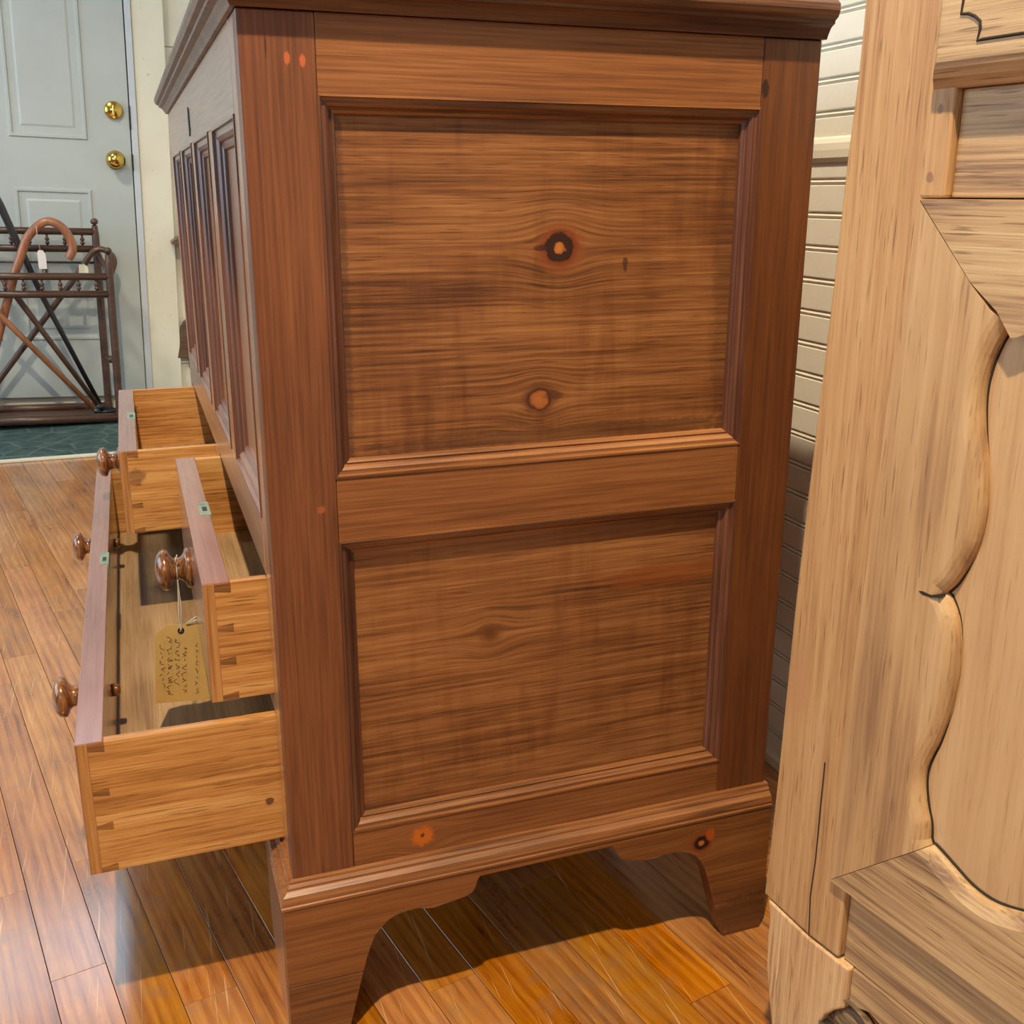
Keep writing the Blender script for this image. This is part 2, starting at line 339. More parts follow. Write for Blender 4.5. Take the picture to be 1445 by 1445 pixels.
m_brass = Mat('polished_brass'); m_brass = m_brass.out(srgb(214, 180, 92), 0.16, 0, 0.5, 1.0)
m_rack = wood('dark_turned_walnut', srgb(46, 30, 24), srgb(76, 50, 38), srgb(100, 70, 54), axis='x', cross='z', ring=30, ringamt=0.3, fine=0.4, blotch=0.5, rough=0.38, coat=0.3)
m_rug = None
def rug_mat():
    M = Mat('teal_mat_pile'); P = M.coord()
    n = M.noise(P, 22, 4, 0.6); g = M.noise(P, 420, 2, 0.6)
    wv = M.new('ShaderNodeTexVoronoi', feature='DISTANCE_TO_EDGE'); M.link(P, wv.inputs['Vector']); wv.inputs['Scale'].default_value = 9
    c = M.mix(M.mapr(n, 0.3, 0.7, 0, 1), srgb(44, 66, 68), srgb(74, 96, 94))
    c = M.mix(M.mapr(wv.outputs['Distance'], 0.0, 0.06, 0.35, 0), c, srgb(120, 138, 132))
    M.bump(g, 0.5, 0.002)
    return M.out(c, 0.9, 0, 0.2)
m_rug = rug_mat()
m_edge = paint('white_mat_edging', srgb(214, 212, 196), 0.05, 0.6, 20)
def floor_mat():
    M = Mat('worn_maple_boards'); P = M.coord(); rv = M.rnd()
    off = M.vmath('SCALE', (3.1, 5.7, 2.3), scale=M.math('MULTIPLY', rv, 6.0))
    Q = M.vmath('ADD', P, off)
    wv = M.new('ShaderNodeTexWave', wave_type='BANDS', bands_direction='X'); M.link(M.vmath('MULTIPLY', Q, (1, 0.07, 1)), wv.inputs['Vector'])
    wv.inputs['Scale'].default_value = 22; wv.inputs['Distortion'].default_value = 6; wv.inputs['Detail'].default_value = 3; wv.inputs['Detail Scale'].default_value = 1.2
    fn = M.noise(M.vmath('MULTIPLY', Q, (1, 0.03, 1)), 260, 3, 0.65)
    bl = M.noise(M.vmath('MULTIPLY', Q, (1, 0.35, 1)), 16, 4, 0.6)
    f = M.math('ADD', M.math('MULTIPLY', wv.outputs['Fac'], 0.10), M.math('ADD', M.math('MULTIPLY', fn, 0.5), M.math('MULTIPLY', bl, 0.5)))
    col = M.ramp(f, [(0.34, srgb(104, 58, 16)), (0.52, srgb(174, 106, 36)), (0.74, srgb(206, 142, 60))])
    # grey traffic wear, in blotches of its own
    G = M.new('ShaderNodeNewGeometry').outputs['Position']
    w1 = M.noise(M.vmath('MULTIPLY', G, (1, 0.5, 1)), 5.5, 5, 0.68)
    w2 = M.noise(Q, 38, 4, 0.7)
    wm = M.math('MULTIPLY', M.mapr(w1, 0.42, 0.62, 0, 1), M.mapr(w2, 0.42, 0.64, 0, 0.6))
    col = M.mix(wm, col, srgb(150, 112, 78))
    b = M.mapr(M.math('FRACT', M.math('MULTIPLY', rv, 23.7)), 0, 1, 0.80, 1.16)
    hs = M.new('ShaderNodeHueSaturation'); M.link(b, hs.inputs['Value'])
    M.link(M.mapr(M.math('FRACT', M.math('MULTIPLY', rv, 71.3)), 0, 1, 0.92, 1.06), hs.inputs['Saturation'])
    M.link(M.mapr(M.math('FRACT', M.math('MULTIPLY', rv, 131.7)), 0, 1, 0.496, 0.504), hs.inputs['Hue']); M.link(col, hs.inputs['Color']); col = hs.outputs[0]
    # fine scratches at a few angles
    for ang, sc, th, st in ((0.75, 9.0, 0.70, 0.55), (-0.9, 11.0, 0.715, 0.5), (0.15, 12.0, 0.70, 0.5), (1.35, 10.0, 0.715, 0.45)):
        mp = M.new('ShaderNodeMapping'); M.link(G, mp.inputs['Vector']); mp.inputs['Rotation'].default_value = (0, 0, ang); mp.inputs['Scale'].default_value = (34, 0.5, 1)
        s = M.noise(mp.outputs[0], sc, 1.5, 0.5)
        col = M.mix(M.mapr(s, th, th+0.03, 0, st), col, srgb(226, 190, 140))
    ro = M.math('ADD', M.mapr(bl, 0.3, 0.7, 0.25, 0.36), M.math('MULTIPLY', wm, 0.12))
    M.bump(M.math('ADD', fn, bl), 0.12, 0.001)
    M.b.inputs['Coat IOR'].default_value = 1.75
    return M.out(col, ro, 1.0, 0.5, 0, 0.16)
m_floor = floor_mat()
m_joint = Mat('floor_joint_dark'); m_joint = m_joint.out(srgb(48, 34, 22), 0.9)
m_paper = paint('manila_paper', srgb(206, 166, 96), 0.05, 0.7, 30)
m_white = paint('white_paper', srgb(226, 224, 222), 0.03, 0.7, 30)
m_cream = paint('cream_paper', srgb(246, 240, 206), 0.03, 0.7, 30)
m_ink = Mat('brown_ink'); m_ink = m_ink.out(srgb(92, 60, 22), 0.8)
m_rule = Mat('faint_rule'); m_rule = m_rule.out(srgb(176, 134, 72), 0.8)
m_string = paint('cotton_string', srgb(206, 192, 168), 0.1, 0.9, 200)
m_glass = Mat('window_glass'); m_glass.b.inputs['Transmission Weight'].default_value = 1.0; m_glass = m_glass.out((1, 1, 1, 1), 0.0, 0)
m_wframe = paint('white_window_paint', srgb(230, 230, 226), 0.03, 0.5, 5)

# ------------------------------------------------------------------ the room
fl = finish('floor', box_mesh((XL, XR+0.05, YB, YF+0.05, -0.06, -0.0165)), m_joint); tag(fl, kind='structure')
FA = R(11.6)                                     # the boards run 11.6 degrees off the chest
def fworld(a, t): return (a*math.cos(FA)-t*math.sin(FA), a*math.sin(FA)+t*math.cos(FA))
PW = 0.0577*math.cos(FA); A0 = 0.194*math.cos(FA)
def plank_verts(a0, a1, t0, t1):
    g, e = 0.0004, 0.00025
    a0 += g; a1 -= g; t0 += 0.0003; t1 -= 0.0003
    v = [(a0, t0, -0.016), (a1, t0, -0.016), (a1, t1, -0.016), (a0, t1, -0.016), (a0, t0, -e), (a1, t0, -e), (a1, t1, -e), (a0, t1, -e),
         (a0+e, t0+e, 0), (a1-e, t0+e, 0), (a1-e, t1-e, 0), (a0+e, t1-e, 0)]
    f = [(0, 1, 5, 4), (1, 2, 6, 5), (2, 3, 7, 6), (3, 0, 4, 7), (4, 5, 9, 8), (5, 6, 10, 9), (6, 7, 11, 10), (7, 4, 8, 11), (8, 9, 10, 11)]
    return v, f
rest_v, rest_f = [], []
rr = random.Random(3)
fixed = {-7: [0.2105], -6: [0.420, 1.1255]}       # butt joints that can be read in the photograph
for k in range(-60, 26):
    a0 = A0+k*PW; a1 = a0+PW
    cuts = [-3.6]
    if k in fixed:
        fx = fixed[k]; t = fx[0]
        back = []
        while t > -3.0: t -= rr.uniform(0.55, 0.9); back.append(t)
        cuts += sorted(back)+fx; t = fx[-1]
    else: t = -3.6+rr.uniform(0.1, 0.8); cuts.append(t)
    while t < 3.6: t += rr.uniform(0.5, 1.0); cuts.append(t)
    for t0, t1 in zip(cuts[:-1], cuts[1:]):
        if t1-t0 < 0.05: continue
        cs = [fworld(a, t) for a in (a0, a1) for t in (t0, t1)]
        if max(c[0] for c in cs) < XL or min(c[0] for c in cs) > XR or max(c[1] for c in cs) < YB or min(c[1] for c in cs) > YF: continue
        x0, x1 = min(c[0] for c in cs), max(c[0] for c in cs); y0, y1 = min(c[1] for c in cs), max(c[1] for c in cs)
        # keep the boards inside the room
        if x1 > XR+0.04 or y1 > YF+0.04 or x0 < XL or y0 < YB:
            t0b, t1b = t0, t1
            while t1b-t0b > 0.1 and max(fworld(a0, t1b)[1], fworld(a1, t1b)[1]) > YF+0.04: t1b -= 0.03
            while t1b-t0b > 0.1 and min(fworld(a0, t0b)[1], fworld(a1, t0b)[1]) < YB: t0b += 0.03
            while t1b-t0b > 0.03 and fworld(a1, t0b)[0] > XR+0.04: t0b += 0.02
            while t1b-t0b > 0.03 and fworld(a0, t1b)[0] < XL: t1b -= 0.02
            t0, t1 = t0b, t1b
            if t1-t0 < 0.1: continue
        mx, my = fworld((a0+a1)/2, (t0+t1)/2)
        near = (x1 > -0.85 and y1 > -0.25 and y0 < 2.7 and x0 < 0.74 and (mx-0.0) > -0.95)
        v, f = plank_verts(a0, a1, t0, t1)
        if near:
            ca, ct = (a0+a1)/2, (t0+t1)/2
            me = pyd([(x-ca, y-ct, z) for x, y, z in v], f)
            o = finish('plank', me, m_floor, fl); wx, wy = fworld(ca, ct); o.location = (wx, wy, 0); o.rotation_euler = (0, 0, FA)
        else:
            b = len(rest_v); rest_v += [fworld(x, y)+(z,) for x, y, z in v]; rest_f += [tuple(b+i for i in q) for q in f]
o = finish('plank_rest', pyd(rest_v, rest_f), m_floor, fl); tag(o, kind='stuff')

# right wall: horizontal beaded boards, each a part
wr = finish('wall_right', box_mesh((XR+0.012, XR+0.06, YB, YF+0.06, 0, ZC)), m_wall); tag(wr, kind='structure')
def board_mesh(w, y0, y1):
    g = 0.0028
    prof = [(0.012, 0.0), (0.0035, 0.0), (0.0035, 0.0008), (0.0012, 0.0016), (0.0, 0.0034), (0.0012, 0.0052), (0.0038, 0.0062), (0.0038, 0.0072), (0.0004, 0.0082), (0.0, 0.0092), (0.0, w-0.0012), (0.001, w-0.0003), (0.012, w-0.0003)]
    n = len(prof); v = [(x, y0, z) for x, z in prof]+[(x, y1, z) for x, z in prof]
    f = [(i, (i+1) % n, n+(i+1) % n, n+i) for i in range(n)]+[tuple(range(n)), tuple(range(2*n-1, n-1, -1))]
    return pyd(v, f)
BM = board_mesh(0.0408, YB, YF-0.0125); BM.materials.append(m_wall)
z = 0.0050
zs = []
while z < 0.845: zs.append(z); z += 0.0408
z = 0.8625
while z < ZC-0.05: zs.append(z); z += 0.0385
BM2 = board_mesh(0.0385, YB, YF-0.0125); BM2.materials.append(m_wall)
for z in zs:
    o = bpy.data.objects.new('board', BM if z < 0.85 else BM2); C.objects.link(o); o.parent = wr; o.location = (XR, 0, z)
pr = [(0.004, 0.846), (-0.003, 0.848), (-0.0058, 0.853), (-0.0065, 0.862), (-0.006, 0.870), (-0.004, 0.8755), (0.0, 0.878), (0.004, 0.878)]
o = prism('trim_1', pr, lambda a, b: (XR+a, YB, b), lambda a, b: (XR+a, YF, b), m_trim); tag(o, kind='structure')
o = prism('baseboard_right', [(0.004, 0.0), (-0.008, 0.0), (-0.008, 0.014), (-0.004, 0.019), (0.004, 0.019)], lambda a, b: (XR+a, YB, b), lambda a, b: (XR+a, YF, b), m_trim); tag(o, kind='structure')

# far wall with a transom opening
def wall_with_hole(name, mk, a0, a1, z0, z1, hole):
    h0, h1, hz0, hz1 = hole
    me = box_mesh(*[mk(*b) for b in ((a0, h0, z0, z1), (h1, a1, z0, z1), (h0, h1, z0, hz0), (h0, h1, hz1, z1))])
    o = finish(name, me, m_trim if name == 'wall_far' else m_ceil); return tag(o, kind='structure')
wf = wall_with_hole('wall_far', lambda a, b, c, d: (a, b, YF, YF+0.10, c, d), XL, XR+0.06, 0, ZC, WIN_TRAN)
wl = wall_with_hole('wall_left', lambda a, b, c, d: (XL-0.10, XL, a, b, c, d), YB-0.1, YF+0.1, 0, ZC, WIN_LEFT)
wb = wall_with_hole('wall_back', lambda a, b, c, d: (a, b, YB-0.10, YB, c, d), XL-0.1, XR+0.06, 0, ZC, WIN_BACK)
ce = finish('ceiling', box_mesh((XL-0.1, XR+0.06, YB-0.1, YF+0.1, ZC, ZC+0.08)), m_ceil); tag(ce, kind='structure')
def window(name, mk, a0, a1, z0, z1, nx):
    t = 0.045
    bs = [mk(a0, a0+t, z0, z1), mk(a1-t, a1, z0, z1), mk(a0+t, a1-t, z0, z0+t), mk(a0+t, a1-t, z1-t, z1)]
    for i in range(1, nx): x = a0+(a1-a0)*i/nx; bs.append(mk(x-0.015, x+0.015, z0+t, z1-t))
    w = finish(name, box_mesh(*bs), m_wframe, bevel=0.003); tag(w, kind='structure')
window('window_1', lambda a, b, c, d: (XL-0.07, XL-0.02, a, b, c, d), *WIN_LEFT, 3)
window('window_2', lambda a, b, c, d: (a, b, YB-0.07, YB-0.02, c, d), *WIN_BACK, 3)
window('window_3', lambda a, b, c, d: (a, b, YF+0.02, YF+0.07, c, d), *WIN_TRAN, 2)
# boarding of the far wall, right of the door
for i, (z0, z1) in enumerate([(0.0, 0.165), (0.165, 0.62), (0.62, 1.318), (1.318, 1.72), (1.72, 2.12), (2.12, 2.5), (2.5, ZC)]):
    box('board', (0.05, XR, YF-0.012, YF-0.0002, z0+0.0012, z1-0.0012), m_wall, wf, 0.0015)

# door (it hangs about two degrees out of plumb), casing, jamb
TILT = R(2.0); PX, PZ = -0.045, 0.80
DW, DH = 0.86, 2.03
dr = finish('door_1', box_mesh((-DW, 0, 0.0, 0.03, -PZ+0.055, DH-PZ)), m_door, bevel=0.002); tag(dr, kind='structure')
dr.location = (PX, 3.405, PZ); dr.rotation_euler = (0, TILT, 0)
def raised(x0, x1, z0, z1):
    prof = [(0.0, 0.0), (0.004, -0.006), (0.012, -0.006), (0.018, 0.004), (0.026, 0.005), (0.046, -0.003), (0.047, -0.003)]
    v, f = [], []
    for d, y in prof: v += [(x0+d, y, z0+d), (x1-d, y, z0+d), (x1-d, y, z1-d), (x0+d, y, z1-d)]
    for i in range(len(prof)-1):
        for k in range(4): f.append((i*4+k, i*4+(k+1) % 4, (i+1)*4+(k+1) % 4, (i+1)*4+k))
    b = (len(prof)-1)*4; f.append((b, b+1, b+2, b+3))
    return pyd(v, f)
for (x0, x1) in ((-0.405, -0.145), (-0.745, -0.485)):
    for (z0, z1) in ((0.27, 0.815), (0.985, 1.62), (1.74, 1.94)):
        finish('door_panel', raised(x0, x1, z0-PZ, z1-PZ), m_door, dr)
def brass(name, x, z, prof): return lathe(name, prof, (x, 0.0, z-PZ), (0, -1, 0), m_brass, dr, 28)
brass('door_knob', -0.056, 0.921, [(0.0, 0.0), (0.0, 0.034), (0.006, 0.033), (0.009, 0.016), (0.022, 0.011), (0.030, 0.018), (0.038, 0.0275), (0.050, 0.0295), (0.058, 0.026), (0.063, 0.016), (0.064, 0.0)])
db = brass('deadbolt', -0.052, 1.092, [(0.0, 0.0), (0.0, 0.032), (0.010, 0.031), (0.014, 0.026), (0.016, 0.0)])
finish('thumb_turn', box_mesh((-0.056, -0.048, -0.030, -0.014, 1.092-PZ-0.018, 1.092-PZ+0.018)), m_brass, db, bevel=0.003)
jb = finish('trim_2', box_mesh((0.004, 0.026, -0.005, 0.045, -PZ, DH+0.01-PZ), (-DW-0.026, -DW-0.004, -0.005, 0.045, -PZ, DH+0.01-PZ), (-DW-0.026, 0.026, -0.005, 0.045, DH+0.01-PZ, DH+0.032-PZ)), m_jamb, bevel=0.0015)
jb.location = (PX, 3.405, PZ); jb.rotation_euler = (0, TILT, 0); tag(jb, kind='structure')
finish('strike_plate', box_mesh((0.0005, 0.0052, -0.008, 0.012, 0.915-PZ-0.028, 0.915-PZ+0.028)), m_steel, jb)
finish('strike_plate', box_mesh((0.0005, 0.0045, -0.008, 0.012, 1.08-PZ-0.05, 1.08-PZ+0.03)), m_steel, jb)
cs = finish('trim_3', box_mesh((0.026, 0.136, 0.003, 0.045, -PZ+0.0, DH+0.12-PZ), (-DW-0.136, -DW-0.026, 0.003, 0.045, -PZ, DH+0.12-PZ), (-DW-0.026, 0.026, 0.003, 0.045, DH+0.032-PZ, DH+0.12-PZ)), m_trim, bevel=0.003)
cs.location = (PX, 3.405, PZ); cs.rotation_euler = (0, TILT, 0); tag(cs, kind='structure')

# ------------------------------------------------------------------ the pine chest with three drawers
CH = empty('blanket_chest', (0, 0, 0), 0, 'tall red-brown pine panelled chest with three open drawers and bracket feet', 'chest')
D, L = 0.52, 1.20
ZT, Z4, Z3, Z2, Z1, ZB = 0.944, 0.885, 0.573, 0.515, 0.220, 0.158
XLo, XRo = 0.059, 0.460
T = 0.024
# near side frame
box('side_stile', (0, XLo, 0, T, ZB, ZT), m_stile, CH, 0.0012)
box('side_stile', (XRo, D, 0, T, ZB, ZT), m_stile_dimmed, CH, 0.0012)
box('side_rail', (XLo+0.0003, XRo-0.0003, 0.0003, T, Z4, ZT), m_rail, CH, 0.0006)
box('side_rail', (XLo+0.0003, XRo-0.0003, 0.0003, T, Z2, Z3), m_rail, CH, 0.0006)
box('side_rail', (XLo+0.0003, XRo-0.0003, 0.0003, T, ZB, Z1), m_rail, CH, 0.0006)
MP = [(-0.0004, -0.0008), (0.0016, -0.0009), (0.0022, 0.0022), (0.0032, 0.0026), (0.0060, 0.0024), (0.0085, 0.0050), (0.0094, 0.0078), (0.0102, 0.0082), (0.0114, 0.0072), (0.0136, 0.0086), (0.0146, 0.0122), (0.0146, 0.016), (-0.0004, 0.016)]
def frame_moulding(u0, u1, v0, v1, F, prof, mats, parent, k=1.0):
    """four mitred strips round an opening; F(u, v, depth)"""
    n = len(prof)
    cs = [(u0, v0, 1, 1), (u1, v0, -1, 1), (u1, v1, -1, -1), (u0, v1, 1, -1)]
    for i in range(4):
        a, b = cs[i], cs[(i+1) % 4]
        v = [F(c[0]+c[2]*d*k, c[1]+c[3]*d*k, w) for c in (a, b) for (d, w) in prof]
        f = [(j, (j+1) % n, n+(j+1) % n, n+j) for j in range(n)]+[tuple(range(n)), tuple(range(2*n-1, n-1, -1))]
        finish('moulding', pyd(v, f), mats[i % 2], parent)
FS = lambda u, v, w: (u, w, v)
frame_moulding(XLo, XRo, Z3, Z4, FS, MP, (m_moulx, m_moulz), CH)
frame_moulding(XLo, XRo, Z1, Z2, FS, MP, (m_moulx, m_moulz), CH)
box('side_panel', (XLo+0.002, XRo-0.002, 0.0118, 0.020, Z3+0.002, Z4-0.002), m_panel_up, CH, 0)
box('side_panel', (XLo+0.002, XRo-0.002, 0.0118, 0.020, Z1+0.002, Z2-0.002), m_panel_lo, CH, 0)
# far side, back, floor of the chest
box('side_panel', (0.024, D, L-0.022, L, ZB, ZT), m_panel_lo, CH, 0.001)
box('back_panel', (D-0.018, D-0.001, T, L-0.022, ZB, ZT), m_panel_lo, CH, 0.001)
box('bottom_board', (0.024, D-0.018, T, L-0.022, 0.162, 0.176), m_inside, CH, 0)
box('till_board', (0.022, D-0.018, T, L-0.022, 0.478, 0.490), m_inside, CH, 0)
# front frame
SY = [0.0, 0.06, 0.285, 0.345, 0.570, 0.630, 0.855, 0.915, 1.140, L]
ZP1, ZP4, ZD = 0.5265, 0.872, 0.4715
box('front_stile', (0.0003, 0.024, T, SY[1], ZB, ZT), m_fstile_hazed, CH, 0.0008)
box('front_stile', (0.0, 0.024, SY[8], L-0.0005, ZB, ZT), m_fstile_hazed, CH, 0.0008)
box('front_rail', (0.0, 0.024, SY[1]+0.0002, SY[8]-0.0002, ZP4, ZT), m_frail_hazed, CH, 0.0006)
box('front_rail', (0.0, 0.024, SY[1]+0.0002, SY[8]-0.0002, ZD, ZP1), m_frail_hazed, CH, 0.0006)
for i in (2, 4, 6): box('front_muntin', (0.0003, 0.022, SY[i], SY[i+1], ZP1, ZP4), m_fstile_hazed, CH, 0.0006)
box('drawer_divider', (0.0002, 0.30, SY[4]+0.002, SY[5]-0.002, 0.347, ZD), m_fstile_hazed, CH, 0.0006)
box('drawer_rail', (0.0002, 0.30, SY[1]+0.0002, SY[8]-0.0002, 0.3285, 0.3445), m_frail_hazed, CH, 0.0006)
box('front_rail', (0.0002, 0.024, SY[1]+0.0002, SY[8]-0.0002, ZB, 0.1835), m_frail_hazed, CH, 0.0006)
FF = lambda u, v, w: (w, u, v)
for i in (1, 3, 5, 7):
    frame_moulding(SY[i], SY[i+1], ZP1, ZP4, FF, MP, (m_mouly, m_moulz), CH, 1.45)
    box('front_panel', (0.0118, 0.020, SY[i]+0.002, SY[i+1]-0.002, ZP1+0.002, ZP4-0.002), m_fstile_hazed, CH, 0)
# keyhole escutcheon on the top rail
esc = [(0, 0.0165), (0.004, 0.014), (0.0065, 0.009), (0.005, 0.003), (0.004, -0.004), (0.0065, -0.011), (0.004, -0.0155), (0, -0.019), (-0.004, -0.0155), (-0.0065, -0.011), (-0.004, -0.004), (-0.005, 0.003), (-0.0065, 0.009), (-0.004, 0.014)]
e = prism('escutcheon', esc, lambda a, b: (-0.0016, 0.63+a*1.5, 0.900+b), lambda a, b: (0.0, 0.63+a*1.5, 0.900+b), m_escut, CH)
# lid with moulded edge
LP = [(-0.004, 0.9442), (0.004, 0.9442), (0.0055, 0.9475), (0.009, 0.953), (0.0125, 0.9552), (0.0142, 0.9557), (0.0147, 0.9585), (0.0188, 0.961), (0.021, 0.966), (0.0205, 0.9715), (0.016, 0.9755), (-0.004, 0.976)]
box('lid', (0.0, D, 0.0, L, 0.9442, 0.9755), m_lid, CH, 0)
corner = [lambda o, z: (D+0.002, -o, z), lambda o, z: (-o, -o, z), lambda o, z: (-o, L+o, z), lambda o, z: (D+0.002, L+o, z)]
sweep('lid_moulding', corner, LP, m_lid, CH)
# base moulding and plinth
BP = [(-0.004, 0.1585), (0.0142, 0.1585), (0.0146, 0.1612), (0.0136, 0.1622), (0.0138, 0.1655), (0.0118, 0.1708), (0.0082, 0.1735), (0.0070, 0.1742), (0.0066, 0.1765), (0.0042, 0.1790), (0.0036, 0.1815), (0.0, 0.1822), (-0.004, 0.1822)]
bcorner = [lambda o, z: (D+0.003, -o, z), lambda o, z: (-o, -o, z), lambda o, z: (-o, L+o, z), lambda o, z: (D+0.003, L+o, z)]
sweep('base_moulding', bcorner, BP, m_moulx, CH)
PO = 0.013
arch = [(0.0611, 0.0698), (0.0656, 0.0865), (0.0735, 0.1077), (0.082, 0.1168), (0.0876, 0.1222), (0.0955, 0.1262), (0.1035, 0.1279), (0.118, 0.1284), (0.127, 0.1258), (0.134, 0.1245), (0.1443, 0.1262), (0.157, 0.1278), (0.1689, 0.1300), (0.1752, 0.1330), (0.1785, 0.1385), (0.1805, 0.1460), (0.1834, 0.1500),
        (0.3292, 0.1510), (0.3340, 0.1430), (0.3390, 0.1350), (0.3440, 0.1305), (0.3516, 0.1283), (0.3660, 0.1250), (0.3796, 0.1240), (0.3914, 0.1262), (0.4040, 0.1262), (0.4130, 0.1245), (0.4228, 0.1205), (0.4310, 0.1150), (0.4370, 0.1075), (0.4436, 0.0952), (0.4490, 0.078), (0.4533, 0.0625), (0.4631, 0.0286), (0.4724, 0.0), (0.5200, 0.0), (0.5240, 0.0328), (0.5235, 0.1590)]
side_poly = [(-PO, 0.1590), (-PO, 0.0698)]+arch
prism('plinth', side_poly, lambda a, b: (a, -PO, b), lambda a, b: (a, -PO+0.021, b), m_plinth, CH, 0.0008)
prism('foot', [(-PO, 0.0692), (-PO, 0.0), (0.0435, 0.0), (0.049, 0.022), (0.055, 0.046), (0.0610, 0.0692)], lambda a, b: (a, -PO, b), lambda a, b: (a, -PO+0.021, b), m_plinth, CH, 0.0008)
fp = [(-PO+0.021, 0.159), (-PO+0.021, 0.0), (0.085, 0.0), (0.104, 0.03), (0.120, 0.06), (0.122, 0.150), (L-0.122, 0.150), (L-0.120, 0.06), (L-0.104, 0.03), (L-0.085, 0.0), (L+PO, 0.0), (L+PO, 0.159)]
prism('plinth', fp, lambda a, b: (-PO, a, b), lambda a, b: (-PO+0.021, a, b), m_frail_hazed, CH, 0.0008)
prism('plinth', side_poly, lambda a, b: (max(a, -PO+0.021), L+PO-0.021, b), lambda a, b: (max(a, -PO+0.021), L+PO, b), m_plinth, CH, 0)

KP = [(0.0, 0.0), (0.0, 0.0225), (0.0035, 0.0232), (0.0055, 0.0225), (0.0075, 0.0175), (0.0105, 0.0140), (0.0145, 0.0122), (0.0185, 0.0125), (0.0215, 0.0150), (0.0230, 0.0190), (0.0250, 0.0225), (0.0285, 0.0238), (0.0325, 0.0225), (0.0365, 0.0175), (0.0390, 0.0100), (0.0398, 0.0)]
def drawer(xf, y0, y1, z0, z1, knobs, lock_y, pins, back=0.30):
    ft, st = 0.0245, 0.0105
    d = finish('drawer', box_mesh((xf+ft-0.004, back, y0+st-0.003, y1-st+0.003, z0+0.007, z0+0.013), (back, back+0.012, y0, y1, z0+0.012, z1-0.002)), m_inside, CH)
    box('drawer_front', (xf, xf+ft, y0+0.0004, y1-0.0004, z0, z1), m_dfront, d, 0.0008)
    for (a, b) in ((y0, y0+st), (y1-st, y1)):
        box('drawer_side', (xf+ft+0.0003, back, a, b, z0+0.001, z1-0.0006), m_dside, d, 0.0007)
    box('end_grain', (xf+0.0008, xf+0.0105, y0-0.0002, y0+0.002, z0+0.0008, z1-0.0008), m_dend, d, 0)
    hh = (z1-z0)
    edges = [(z0+0.0012, z0+0.0075)]+[(z0+hh*p-0.0032, z0+hh*p+0.0032) for p in pins]+[(z1-0.0098, z1-0.0012)]
    for (a, b) in zip(edges[:-1], edges[1:]):       # tails of the side board reach into the front
        za, zb2 = a[1], b[0]
        prism('dovetail', [(xf+0.0108, za-0.0012), (xf+ft+0.001, za+0.0012), (xf+ft+0.001, zb2-0.0012), (xf+0.0108, zb2+0.0012)],
              lambda p, q: (p, y0-0.0001, q), lambda p, q: (p, y0+0.004, q), m_dside, d)
    for (a, b) in edges:
        prism('dovetail_pin', [(xf+0.0108, a+0.0010), (xf+ft+0.0008, a-0.0006), (xf+ft+0.0008, b+0.0006), (xf+0.0108, b-0.0010)],
              lambda p, q: (p, y0-0.0003, q), lambda p, q: (p, y0+0.003, q), m_pin, d)
    for (ky, kz, flange) in knobs:
        lathe('knob', KP, (xf, ky, kz), (-1, 0, 0), m_knob, d, 28)
        if flange == 'end':
            lathe('knob_screw', [(0.0, 0.0), (0.0, 0.0075), (0.007, 0.0072), (0.009, 0.005), (0.0095, 0.0)], (xf+ft, ky, kz), (1, 0, 0), m_knob, d, 16)
    lk = box('lock_plate', (xf+ft-0.0105, xf+ft+0.0012, lock_y-0.026, lock_y+0.026, z1-0.012, z1+0.0008), m_lock, d, 0.0004)
    box('bolt', (xf+ft-0.0072, xf+ft-0.0022, lock_y-0.012, lock_y+0.004, z1+0.0004, z1+0.0013), m_steel, d, 0.0002)
    return d
drawer(-0.0575, 0.063, 0.567, 0.347, 0.467, [(0.312, 0.399, '')], 0.312, (0.34, 0.62))
drawer(-0.1300, 0.633, 1.137, 0.347, 0.467, [(0.872, 0.398, '')], 0.885, (0.34, 0.62))
drawer(-0.1815, 0.063, 1.137, 0.187, 0.3255, [(0.322, 0.2555, 'end'), (0.890, 0.2555, 'end')], 0.600, (0.36, 0.62))

# ------------------------------------------------------------------ manila tag on the near drawer knob
TG = empty('price_tag', (-0.0755, 0.298, 0.3286), 0, 'manila paper tag with handwriting hanging from the nearest small drawer knob', 'tag')
TGR = R(-4.5)
def tg(u, w, y=0.0):
    return (u*math.cos(TGR)-w*math.sin(TGR), y, u*math.sin(TGR)+w*math.cos(TGR))
tw0, tw1, tz0, tz1 = -0.0285, 0.0345, -0.089, 0.0075
outl = [(tw0, tz0), (tw1, tz0), (tw1, tz1-0.010), (tw1-0.013, tz1), (tw0+0.013, tz1), (tw0, tz1-0.010)]
prism('paper', outl, lambda a, b: tg(a, b, 0.0), lambda a, b: tg(a, b, 0.0005), m_paper, TG)
v, f = [], []
for k in range(20):
    w = 2*math.pi*k/20
    for r, y in ((0.0018, -0.0002), (0.0021, -0.0008), (0.0034, -0.0008), (0.0038, -0.0002)): v.append(tg(r*math.cos(w), r*math.sin(w), y))
for k in range(20):
    for j in range(3): f.append((k*4+j, ((k+1) % 20)*4+j, ((k+1) % 20)*4+j+1, k*4+j+1))
finish('eyelet', pyd(v, f), m_steel, TG)
hr = random.Random(11)
def ribbon(v, f, pts, w):
    for i in range(len(pts)-1):
        (a, b), (c, d) = pts[i], pts[i+1]
        l = math.hypot(c-a, d-b) or 1e-6; nx, ny = -(d-b)/l*w, (c-a)/l*w
        k = len(v)
        v += [tg(a+nx, b+ny, -0.00025), tg(c+nx, d+ny, -0.00025), tg(c-nx, d-ny, -0.00025), tg(a-nx, b-ny, -0.00025)]
        f.append((k, k+1, k+2, k+3))
hv, hf, rv_, rf_ = [], [], [], []
